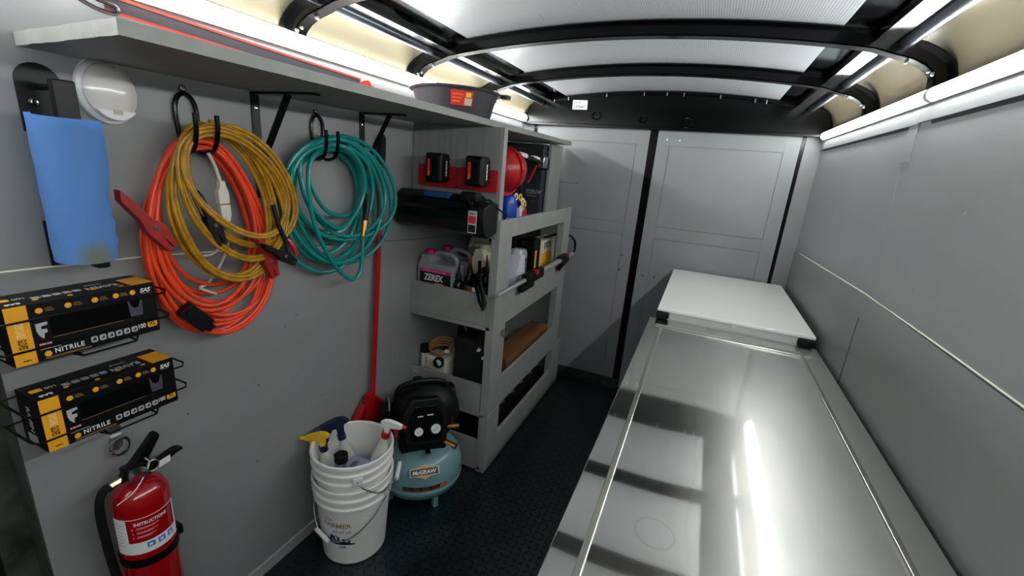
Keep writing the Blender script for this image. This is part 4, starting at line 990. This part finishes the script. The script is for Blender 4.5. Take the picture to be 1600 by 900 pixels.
obj('bottle', MB().prism([(-.06, 0), (.06, 0), (.065, .02), (.065, .24), (.045, .272), (-.04, .275), (-.06, .26)], Fo, -.04, .04, .014), mat('silver_plastic2', (165, 170, 178), .3), t)
bars(Fo @ Matrix.Translation((.03, .14, .0402)) @ Matrix.Rotation(PI/2, 4, 'Z'), .16, .028, black_print, t, 6)
t = thing('dark_bottle', 'black bottle with narrow yellow label between silver bottle and yellow box', 'bottle', (-.95, 2.58, .83))
obj('bottle', MB().box(-1.03, -.93, 2.56, 2.68, .83, 1.15, .014, seg=3), black_gloss_plastic, t)
obj('label', MB().box(-.93, -.9285, 2.58, 2.61, .90, 1.08), yellow_print, t)
t = thing('glove_pack', 'white and yellow printed pack on the middle shelf', 'box', (-.985, 2.86, .83))
obj('carton', MB().box(-1.03, -.94, 2.72, 3.01, .83, 1.125, .003), mat('cream_card', (222, 216, 198), .5), t)
obj('yellow_print', MB().prism([(.005, .01), (.23, .01), (.24, .12), (.23, .18), (.19, .205), (.13, .215), (.02, .20)], WF(-.94, 2.72, .83), 0, .0012), mat('bright_yellow_print', (246, 190, 16), .5), t)
for k in range(5): obj('print_mark', MB().box(-.94, -.9385, 2.78+k*.028, 2.79+k*.028, 1.06+.006*(k % 2), 1.105), black_print, t)
obj('side_print', MB().box(-1.02, -.945, 2.7185, 2.7205, .85, 1.06), yellow_print, t)
t = thing('storage_bin', 'large black bin at the back of the middle shelf', 'bin', (-1.15, 2.7, .83))
obj('tub', MB().box(-1.29, -1.05, 2.54, 3.0, .83, 1.16, .01), black_plastic, t)
obj('lid', MB().box(-1.295, -1.045, 2.53, 3.01, 1.16, 1.18, .006), black_gloss_plastic, t)
t = thing('spray_can', 'can with blue and white cap under the top rail', 'can', (-1.0, 2.24, .83))
obj('can', MB().lathe([(.030, 0), (.033, .003), (.033, .27), (.026, .285), (.026, .29), (0, .29)], Matrix.Translation((-1.03, 2.335, .83)), 24), steel, t)
obj('cap', MB().lathe([(.028, .285), (.028, .33), (.02, .345), (0, .347)], Matrix.Translation((-1.03, 2.335, .83)), 24), mat('blue_cap', (40, 60, 150), .35), t)

# cargo bar
t = thing('cargo_bar', 'silver telescopic cargo bar with black clamps along the rack front', 'bar', (-.8, 2.4, 1.01))
obj('thin_tube', MB().cyl((-.800, 1.76, 1.008), (-.800, 2.2, 1.012), .011, seg=16), mat('satin_aluminium', (205, 205, 200), .35, .7), t)
obj('thick_tube', MB().cyl((-.800, 2.2, 1.012), (-.800, 2.99, 1.018), .016, seg=16), mat('satin_aluminium', (205, 205, 200)), t)
obj('ratchet', MB().box(-.822, -.778, 2.10, 2.35, .985, 1.042, .008).box(-.815, -.785, 2.05, 2.22, .955, .99, .006), black_plastic, t)
obj('red_button', MB().box(-.802, -.775, 2.21, 2.25, 1.02, 1.046, .003), red_m, t)
obj('end_clamp', MB().box(-.820, -.780, 2.70, 2.86, .99, 1.045, .008).prism([(0, 0), (.16, .01), (.16, .02), (0, .02)], frame((-.81, 2.72, .945), (0, 1, .15), (0, 0, 1)), -.015, .015), black_plastic, t)
obj('red_button', MB().box(-.802, -.776, 2.80, 2.84, 1.03, 1.05, .003), red_m, t)
obj('bent_hook', MB().tube(catmull([(-.80, 2.97, 1.02), (-.80, 3.03, 1.03), (-.80, 3.05, 1.06), (-.80, 3.0, 1.12), (-.86, 2.95, 1.16), (-.95, 2.8, 1.14)], 6), .008), black_m, t)

# lower shelf contents
t = thing('fluid_pump', 'white fluid pump tank with black round cap on the lower shelf', 'pump', (-1.2, 1.93, .351))
obj('tank', MB().box(-1.26, -1.115, 1.87, 1.99, .352, .555, .02, seg=3).cyl((-1.275, 1.90, .352), (-1.275, 1.90, .56), .024), mat('ivory_tank', (206, 204, 190), .4), t)
obj('cap', MB().cyl((-1.165, 1.872, .535), (-1.160, 1.855, .537), .030, seg=28), rubber, t)
obj('cap_emblem', MB().cyl((-1.160, 1.856, .537), (-1.1598, 1.8535, .537), .018, seg=24).cyl((-1.275, 1.90, .545), (-1.275, 1.90, .5455), .02), label_w, t)
obj('neck_cap', MB().cyl((-1.275, 1.90, .56), (-1.275, 1.90, .60), .027), black_plastic, t)
t = thing('tan_hose', 'coil of tan tubing lying on the white pump tank', 'hose', (-1.19, 1.93, .56))
mb = MB()
for k in range(4):
    cz, rr, ty = .582+.010*k, .060+.003*k, .35+.12*k
    mb.tube([(-1.19+rr*math.cos(a), 1.925+rr*.75*math.sin(a), cz+ty*rr*.55*math.sin(a)+.006*math.cos(a)) for a in [2*PI*i/28 for i in range(28)]], .0055, 7, True)
obj('tubing', mb, mat('tan_tubing', (168, 124, 74), .4), t)
obj('coupling', MB().cyl((-1.14, 1.885, .60), (-1.115, 1.89, .60), .010, seg=12), white_p, t)
t = thing('tool_bag', 'black tool bag with white print on the lower shelf', 'bag', (-1.0, 1.97, .351))
obj('bag', MB().box(-1.09, -.885, 1.88, 2.09, .352, .70, .03, seg=3), mat('black_nylon', (9, 9, 10), .75), t)
Fz = frame((-.93, 1.8795, .66), (1, 0, 0), (0, 0, 1))
obj('white_mark', MB().prism([(-.02, -.008), (-.008, -.012), (.004, -.006), (.010, .012), (.001, .006), (-.004, .016), (-.012, .002)], Fz, 0, .0012).prism([(.015, -.05), (.030, -.045), (.026, -.028), (.012, -.034)], Fz, 0, .0012), label_w, t)
obj('handle', MB().tube(catmull([(-1.06, 2.0, .69), (-1.04, 2.0, .76), (-.95, 2.0, .77), (-.92, 2.0, .69)], 6), .009), black_m, t)
t = thing('metal_jack', 'black bottle jack with dull steel ram at the back of the lower shelf', 'jack', (-1.19, 2.2, .351))
obj('base', MB().box(-1.26, -1.12, 2.13, 2.27, .352, .38, .006), black_m, t); obj('body', MB().cyl((-1.19, 2.2, .38), (-1.19, 2.2, .62), .05), black_gloss, t); obj('ram', MB().cyl((-1.19, 2.2, .62), (-1.19, 2.2, .72), .018).cyl((-1.19, 2.2, .72), (-1.19, 2.2, .735), .026), steel, t)
t = thing('wood_block', 'brown weathered timber block on the lower shelf behind the rail', 'timber', (-.93, 2.5, .351))
obj('timber', MB().box(-.985, -.865, 2.10, 2.80, .46, .535, .006), mat('weathered_pine', (98, 60, 30), .8, 0, .6, 14, .6, 30, stretch=(1, .1, 1)), t)
t = thing('flat_case', 'dark flat case under the timber block', 'case', (-.93, 2.45, .351))
obj('case', MB().box(-1.0, -.86, 2.11, 2.78, .352, .458, .006), black_plastic, t)
obj('latch', MB().box(-.86, -.852, 2.2, 2.26, .42, .45, .002), steel, t)
t = thing('parts_bin', 'low black bin of steel parts on the bottom shelf', 'bin', (-1.0, 2.4, .033))
obj('tub', MB().box(-1.22, -.875, 1.96, 2.83, .034, .20, .008), black_plastic, t)
for i in range(6):
    y = 2.0+i*.15; obj('steel_part', MB().cyl((-.93, y, .205), (-.90, y+.05, .212), .008, seg=8), steel, t)

# upper compartment
t = thing('power_station', 'tall dark grey power station with silver lettering in the top compartment', 'power station', (-1.15, 2.9, 1.28))
obj('case', MB().box(-1.30, -1.015, 2.80, 3.0, 1.282, 1.735, .006), mat('charcoal_case', (40, 42, 50), .4), t)
Fk = frame((-1.06, 2.7995, 1.43), (1, 0, 0), (0, 0, 1))
text('lettering', 'ECOFLOW', .105, .026, Fk, mat('silver_print', (180, 182, 184)), t, offset=.01, spacing=1.1)
bars(Fk @ Matrix.Translation((-.01, -.028, 0)), .07, .005, grey_print, t, 5)
obj('badge', MB().prism(rrect(-.014, .014, -.072, -.052, .003), Fk, 0, .001), mat('bronze_badge', (70, 60, 44), .4), t)
t = thing('safety_helmet', 'red plastic helmet hanging inside the top compartment', 'helmet', (-1.0, 2.1, 1.5))
Mh = Matrix.Translation((-.985, 2.12, 1.56)) @ Matrix.Rotation(1.25, 4, 'Y') @ Matrix.Rotation(.3, 4, 'X')
obj('shell', MB().lathe([(.125, -.01), (.13, 0), (.112, .008), (.108, .04), (.095, .08), (.066, .112), (.03, .128), (0, .131)], Mh, 32, cap=False), red_m, t)
obj('ridge', MB().tube([Mh @ Vector((.110*math.cos(a)*1.0, 0, .015+.122*math.sin(a))) for a in [PI*i/14 for i in range(15)]], .007), red_m, t)
t = thing('cable_clamp', 'red and black cable clamp with white print beside the power station', 'clamp', (-.95, 2.5, 1.62))
obj('arm', MB().tube([(-.99, 2.25, 1.655), (-.975, 2.50, 1.635), (-.975, 2.72, 1.62)], .012, 10), mat('black_red_cable', (30, 8, 10), .4), t)
for y in (2.32, 2.52): obj('white_tag', MB().tube([(-.981, y, 1.653-.05*(y-2.3)), (-.977, y+.09, 1.647-.05*(y-2.3))], .014, 10), label_w, t)
obj('connector', MB().box(-.995, -.955, 2.66, 2.74, 1.585, 1.655, .008), chrome, t)
obj('grip', MB().box(-1.0, -.96, 2.74, 2.78, 1.575, 1.65, .005), black_plastic, t)
obj('red_handle', MB().tube(catmull([(-.99, 2.28, 1.62), (-1.0, 2.36, 1.60), (-1.0, 2.40, 1.56), (-.99, 2.36, 1.53)], 5), .022).tube([(-.98, 2.60, 1.60), (-.98, 2.52, 1.53), (-.98, 2.48, 1.50)], .006), red_m, t)
t = thing('blue_bottle', 'blue bottle with white label in the top compartment', 'bottle', (-.96, 2.16, 1.28))
obj('bottle', MB().lathe([(.045, 0), (.05, .004), (.05, .11), (.035, .15), (.02, .16), (.02, .175), (0, .175)], Matrix.Translation((-.96, 2.17, 1.281)), 24), mat('blue_plastic', (16, 60, 170), .3), t)
obj('label', MB().box(-.935, -.908, 2.225, 2.245, 1.29, 1.37, .004), label_w, t)
t = thing('key_carabiners', 'yellow and white carabiners hanging on a dark strap', 'carabiner', (-.92, 2.2, 1.42))
for (y, z, m) in ((2.20, 1.43, white_p), (2.26, 1.425, mat('yellow_clip', (224, 190, 60), .4)), (2.30, 1.40, white_p), (2.33, 1.385, mat('yellow_clip', (224, 190, 60))), (2.28, 1.36, white_p)):
    obj('carabiner', MB().tube([(-.93, y+.018*math.cos(a), z+.016*math.sin(a)) for a in [2*PI*i/14 for i in range(14)]], .005, 6, True), m, t)
obj('strap', MB().tube(catmull([(-.95, 2.25, 1.56), (-.94, 2.27, 1.50), (-.935, 2.28, 1.43)], 5), .008).tube(catmull([(-.97, 2.32, 1.58), (-.97, 2.36, 1.50), (-.96, 2.34, 1.30)], 5), .007), black_m, t)
t = thing('red_canister', 'small red rounded canister beside the blue bottle', 'canister', (-.95, 2.3, 1.28))
obj('canister', MB().lathe([(.03, 0), (.036, .004), (.036, .07), (.025, .095), (0, .10)], Matrix.Translation((-.95, 2.325, 1.281)), 20), red_m, t)

# ------------------------------------------------------------------ pancake compressor
kx, ky = -1.06, 1.565
t = thing('air_compressor', 'pale teal pancake air compressor with black shroud on the floor', 'compressor', (kx, ky, 0))
tealp = mat('pale_teal_paint', (112, 150, 154), .3, 0, .04, 10, coat=.3)
K = Matrix.Translation((kx, ky, 0))
tank = obj('tank', MB().lathe([(0, .035), (.10, .038), (.16, .055), (.192, .085), (.2, .11), (.2, .112), (.202, .114), (.202, .124), (.2, .126), (.2, .17), (.192, .21), (.165, .25), (.12, .272), (.06, .28), (0, .281)], K, 64), tealp, t)
for a in (-.5, 1.1, 2.7, 4.2):
    obj('foot', MB().box(-.012, .012, -.012, .012, 0, .075, .003, K @ Matrix.Rotation(a, 4, 'Z') @ Matrix.Translation((.155, 0, 0))), tealp, t)
fa = -.82                                   # azimuth the front faces
KR = K @ Matrix.Rotation(fa+PI/2, 4, 'Z')    # local -y is the front
FF = KR @ frame((0, -.125, .44), (1, 0, 0), (0, .22, 1))
shroud = MB()
shroud.prism([(-.085, -.10), (.085, -.10), (.10, -.03), (.10, .05), (.06, .115), (-.06, .115), (-.10, .05), (-.10, -.03)], FF, -.12, .0, .010)
shroud.ell((0, .03, .42), (.165, .135, .155), 28, KR)
shroud.box(-.11, .11, -.09, .15, .26, .36, .02, KR)
so = obj('shroud', shroud, black_plastic, t)
obj('panel', MB().prism([(-.066, -.075), (.068, -.075), (.078, -.02), (.078, .03), (.045, .082), (-.045, .082), (-.078, .03), (-.078, -.02)], FF, .0, .006, .003), black_gloss_plastic, so)
bars(FF @ Matrix.Translation((-.024, .038, .006)), .024, .006, label_w, so, 3)
bars(FF @ Matrix.Translation((.020, .042, .006)), .028, .006, label_w, so, 4)
for u, v, rr in ((-.034, -.028, .019), (.042, -.022, .022)):
    g = obj('gauge', MB().lathe([(rr+.003, 0), (rr+.003, .010), (rr, .012), (0, .012)], FF @ Matrix.Translation((u, v, .004)), 28), black_m, so)
    gf = obj('gauge_face', MB().lathe([(0, .0015), (rr, .0015), (rr, 0)], FF @ Matrix.Translation((u, v, .0155)), 28), label_w, g)
    obj('needle', MB().box(-.001, .001, -rr*.7, rr*.5, .0016, .0026, 0, FF @ Matrix.Translation((u, v, .0155)) @ Matrix.Rotation(-.9, 4, 'Z')), black_print, gf)
obj('knob', MB().cyl(KR @ Vector((-.02, .02, .54)), KR @ Vector((-.02, .02, .595)), .028, .022, 20), black_plastic, t)
obj('carry_handle', MB().tube([KR @ Vector(p) for p in catmull([(-.12, .02, .48), (-.10, .01, .56), (0, .0, .59), (.10, .01, .57), (.13, .03, .49)], 6)], .013, 10), black_plastic, t)
obj('motor_guard', MB().cyl(KR @ Vector((.05, .06, .48)), KR @ Vector((.155, .09, .46)), .06, .055, 24), black_m, t)
obj('motor_guard', MB().cyl(KR @ Vector((-.14, .02, .43)), KR @ Vector((-.18, .02, .42)), .065, .05, 24), black_m, t)
for k in range(6): obj('vent_slat', MB().box(-.155, -.150, -.03+k*.012, -.025+k*.012, .43+.008*k, .50, .0, KR), grey_print, t)
obj('outlet_fitting', MB().cyl(KR @ Vector((.085, -.115, .335)), KR @ Vector((.125, -.150, .325)), .011, seg=6).cyl(KR @ Vector((.12, -.146, .326)), KR @ Vector((.135, -.16, .323)), .014, seg=16), brass, t)
obj('outlet_fitting', MB().cyl(KR @ Vector((.105, -.08, .385)), KR @ Vector((.150, -.095, .39)), .010, seg=6).cyl(KR @ Vector((.145, -.093, .39)), KR @ Vector((.162, -.098, .392)), .013, seg=16).cyl(KR @ Vector((.13, -.085, .39)), KR @ Vector((.13, -.075, .43)), .005), brass, t)
obj('drain_knob', MB().cyl(KR @ Vector((.01, -.13, .30)), KR @ Vector((.012, -.152, .296)), .012), chrome, t)
# badge on the sloping shoulder: flat hexagon
bd = KR @ frame((-.01, -.186, .232), (1, 0, 0), (0, .62, .78))
hx = lambda s, q=1: [(-.062*s, -.014*s), (-.062*s, .016*s), (-.02*s, .020*s), (.0, .030*s*q), (.02*s, .020*s), (.062*s, .016*s), (.062*s, -.014*s), (.02*s, -.019*s), (0, -.029*s*q), (-.02*s, -.019*s)]
bo = obj('badge', MB().prism(hx(1.05), bd, -.004, .002), label_w, tank)
obj('badge_field', MB().prism(hx(1.0), bd, .002, .0026), mat('mustard_print', (196, 140, 40), .4), bo)
obj('badge_band', MB().prism([(-.061, -.013), (-.061, .014), (.061, .014), (.061, -.013)], bd, .0026, .0032), black_print, bo)
text('lettering', 'McGRAW', .108, .017, bd @ Matrix.Translation((0, 0, .0034)), label_w, bo, offset=.03, shear=.12)
ws = obj_me('warning_strip', wrapz(patch(-.10, .105, -.010, .010, 0, .001, 24), kx, ky, .2005, fa-.05, .150), black_print, tank)
obj_me('orange_mark', wrapz(patch(.072, .103, -.009, .009, .001, .0016, 8), kx, ky, .2005, fa-.05, .150), mat('orange_label', (200, 100, 40), .5), ws)
for k in range(4): obj_me('print_line', wrapz(patch(-.095+k*.042, -.062+k*.042, -.006, .006, .001, .0014, 6), kx, ky, .2005, fa-.05, .150), mat('dull_orange_label', (110, 52, 26), .5), ws)

# ------------------------------------------------------------------ nested buckets and what is in them
bx, by = -1.112, 1.166
pail = mat('white_pail_plastic', (228, 228, 226), .35, 0, .03, 10)
def bucket(label, z0, lug_angles, open_in=True):
    t = thing('bucket', label, 'bucket', (bx, by, z0), 'nested white plastic buckets')
    Mz = Matrix.Translation((bx, by, z0))
    R_ = lambda h: .124+(.150-.124)*h/.37
    prof = [(0, .006), (.118, .006), (R_(.30)-.003, .30), (R_(.366)-.003, .366), (R_(.37)+.002, .371), (R_(.37)+.008, .368), (R_(.37)+.008, .356), (R_(.35)+.001, .354),
            (R_(.33)+.001, .332), (R_(.33)+.010, .328), (R_(.33)+.010, .320), (R_(.315)+.001, .317), (R_(.29)+.001, .292), (R_(.29)+.009, .288), (R_(.29)+.009, .282), (R_(.28)+.001, .278), (R_(.1), .10), (R_(.01), .008), (.118, 0), (0, 0)]
    b = obj('pail', MB().lathe(prof, Mz, 64, cap=False), pail, t)
    for a in lug_angles:
        Ml = Mz @ Matrix.Rotation(a, 4, 'Z') @ Matrix.Translation((R_(.31)+.006, 0, .305))
        obj('lug', MB().box(-.006, .008, -.018, .018, -.018, .016, .004, Ml), pail, b)
        obj('lug_pin', MB().cyl(Ml @ Vector((.006, 0, 0)), Ml @ Vector((.0105, 0, 0)), .003, seg=8), black_m, b)
    return t, R_
A1 = -.72     # near lug azimuth of the upper bucket
up, RU = bucket('upper white bucket nested inside another, holding spray bottles', .113, (A1, A1+PI))
lo, RL = bucket('lower white bucket with faded blue and gold print', 0.0, (.15, .15+PI))
def P3(a, rr, z): return (bx+rr*math.cos(a), by+rr*math.sin(a), z)
wire = catmull([P3(A1, .160, .418), P3(A1+.10, .172, .395), P3(A1+.42, .180, .355), P3(A1+.70, .182, .350), P3(A1+1.1, .182, .352), P3(A1+1.6, .184, .350), P3(A1+2.3, .184, .355), P3(A1+2.9, .176, .395), P3(A1+PI, .160, .418)], 6)
obj('handle_wire', MB().tube(wire, .0026, 6), steel, up)
obj('handle_grip', MB().cyl(P3(A1+.98, .184, .350), P3(A1+1.5, .184, .350), .009, seg=14), pail, up)
A2 = .15
wire = catmull([P3(A2, .156, .305), P3(A2-.12, .156, .280), P3(A2-.50, .152, .225), P3(A2-.95, .150, .170), P3(A2-1.40, .150, .140), P3(A2-1.9, .152, .145), P3(A2-2.4, .152, .20), P3(A2-2.9, .156, .26), P3(A2-PI, .156, .305)], 6)
obj('handle_wire', MB().tube(wire, .0026, 6), steel, lo)
obj('handle_grip', MB().cyl(P3(A2-1.62, .157, .140), P3(A2-2.10, .157, .158), .0085, seg=14), pail, lo)
navy = mat('navy_print', (30, 36, 80), .5); gold = mat('faded_gold_print', (150, 132, 96), .5)
TA = -1.30
def onpail(name, me, dz, da, m): return obj_me(name, wrapz(me, bx, by, .1246+.0703*dz, TA+da, dz, taper=.07), m, lo)
onpail('lettering', text_mesh('FARMER', .115, .022, offset=.02), .205, .0, gold)
onpail('lettering', text_mesh('The', .035, .018, shear=.3), .232, -.25, mat('pale_blue_print', (120, 130, 160), .5))
onpail('lettering', text_mesh('all of us', .075, .016, shear=.3, offset=.01), .176, .12, mat('pale_blue_print', (120, 130, 160)))
me = bpy.data.meshes.new('p'); bm = bmesh.new()
mbp = MB().prism([(-.06, -.018), (.062, -.018), (.062, -.012), (.046, -.01), (.044, .006), (.038, .006), (.036, -.004), (.026, -.004), (.026, .012), (.014, .012), (.014, -.004), (.004, -.004), (.004, .018), (-.008, .026), (-.020, .024), (-.026, .030), (-.034, .026), (-.036, .006), (-.050, .004), (-.060, -.006)], Matrix.Identity(4), 0, .0006)
bmesh.ops.subdivide_edges(mbp.bm, edges=[e for e in mbp.bm.edges if e.calc_length() > .02], cuts=6, use_grid_fill=False)
mbp.bm.to_mesh(me); mbp.bm.free(); bm.free()
onpail('tractor_silhouette', me, .128, .02, navy)
onpail('lettering', text_mesh('.COM', .028, .010, offset=.02), .098, .12, black_print)

def spray(label, p, q, headm, trigm, collar, face, hs=1.0, nozzle=None):
    """p: bottle base, q: neck top; face: horizontal direction the nozzle points"""
    p, q = Vector(p), Vector(q); d = (q-p); Ln = d.length
    t = thing('spray_bottle', label, 'spray bottle', p, 'trigger spray bottles in the bucket')
    M = Matrix.Translation(p) @ d.to_track_quat('Z', 'Y').to_matrix().to_4x4()
    obj('bottle', MB().lathe([(.030, 0), (.034, .005), (.034, Ln*.52), (.031, Ln*.62), (.020, Ln*.78), (.0135, Ln*.9), (.0135, Ln), (0, Ln)], M, 28), mat('frosted_bottle', (196, 200, 196), .3), t)
    obj('collar', MB().lathe([(.016, Ln-.022), (.017, Ln-.02), (.0165, Ln+.002), (.013, Ln+.004), (0, Ln+.004)], M, 20), collar, t)
    dn = d.normalized(); f = Vector(face); f = (f-dn*f.dot(dn)).normalized()
    F = frame(q, f, dn)
    hd = obj('head', MB().prism([(-.010, 0), (.010, 0), (.011, .028), (.052, .036), (.060, .040), (.060, .056), (.035, .062), (.0, .066), (-.022, .060), (-.036, .046), (-.034, .038), (-.016, .034)], F @ Matrix.Diagonal((hs, hs, hs, 1)), -.010, .010, .004), headm, t)
    obj('nozzle', MB().cyl(F @ Vector((.058*hs, .048*hs, 0)), F @ Vector((.076*hs, .049*hs, 0)), .0085*hs, .007*hs, 14), nozzle or trigm, t)
    obj('trigger', MB().prism([(.022, .034), (.040, .038), (.047, .030), (.046, .012), (.054, -.008), (.050, -.014), (.042, -.004), (.034, .014), (.024, .026)], F @ Matrix.Diagonal((hs, hs, hs, 1)), -.006, .006, .002), trigm, t)
navy_p = mat('navy_plastic', (22, 26, 56), .4); ysp = mat('yellow_sprayer', (226, 178, 30), .4)
spray('spray bottle with a yellow trigger head at the bucket front', (-1.195, 1.145, .24), (-1.223, 1.12, .456), ysp, ysp, navy_p, (-.85, -.5, 0), 1.0)
spray('spray bottle with a dark navy trigger head at the bucket back', (-1.165, 1.225, .22), (-1.207, 1.20, .468), navy_p, navy_p, navy_p, (-.55, -.83, 0), 1.2)
spray('spray bottle with white head and red trigger on the right side', (-1.045, 1.19, .28), (-.978, 1.205, .553), white_p, red_m, red_m, (.9, .4, .0), .9)
t = thing('purple_jug', 'translucent purple jug with black cap inside the upper bucket', 'jug', (-1.11, 1.12, .17))
pj = mat('purple_translucent', (150, 144, 178), .25, 0, .05, 20)
Mj = Matrix.Translation((-1.090, 1.135, .150)) @ Matrix.Rotation(.15, 4, 'Z')
obj('bottle', MB().box(-.070, .070, -.042, .042, .0, .235, .014, Mj, 3).box(-.015, .068, -.034, .034, .228, .285, .016, Mj, 3).lathe([(.03, .22), (.022, .262), (.022, .285), (0, .285)], Mj @ Matrix.Translation((-.042, -.008, 0)), 20), pj, t)
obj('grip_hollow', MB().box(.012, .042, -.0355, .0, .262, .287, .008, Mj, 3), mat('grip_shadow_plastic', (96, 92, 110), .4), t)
obj('cap', MB().lathe([(.0245, .270), (.026, .272), (.026, .300), (.023, .303), (0, .303)], Mj @ Matrix.Translation((-.042, -.008, 0)), 24), rubber, t)
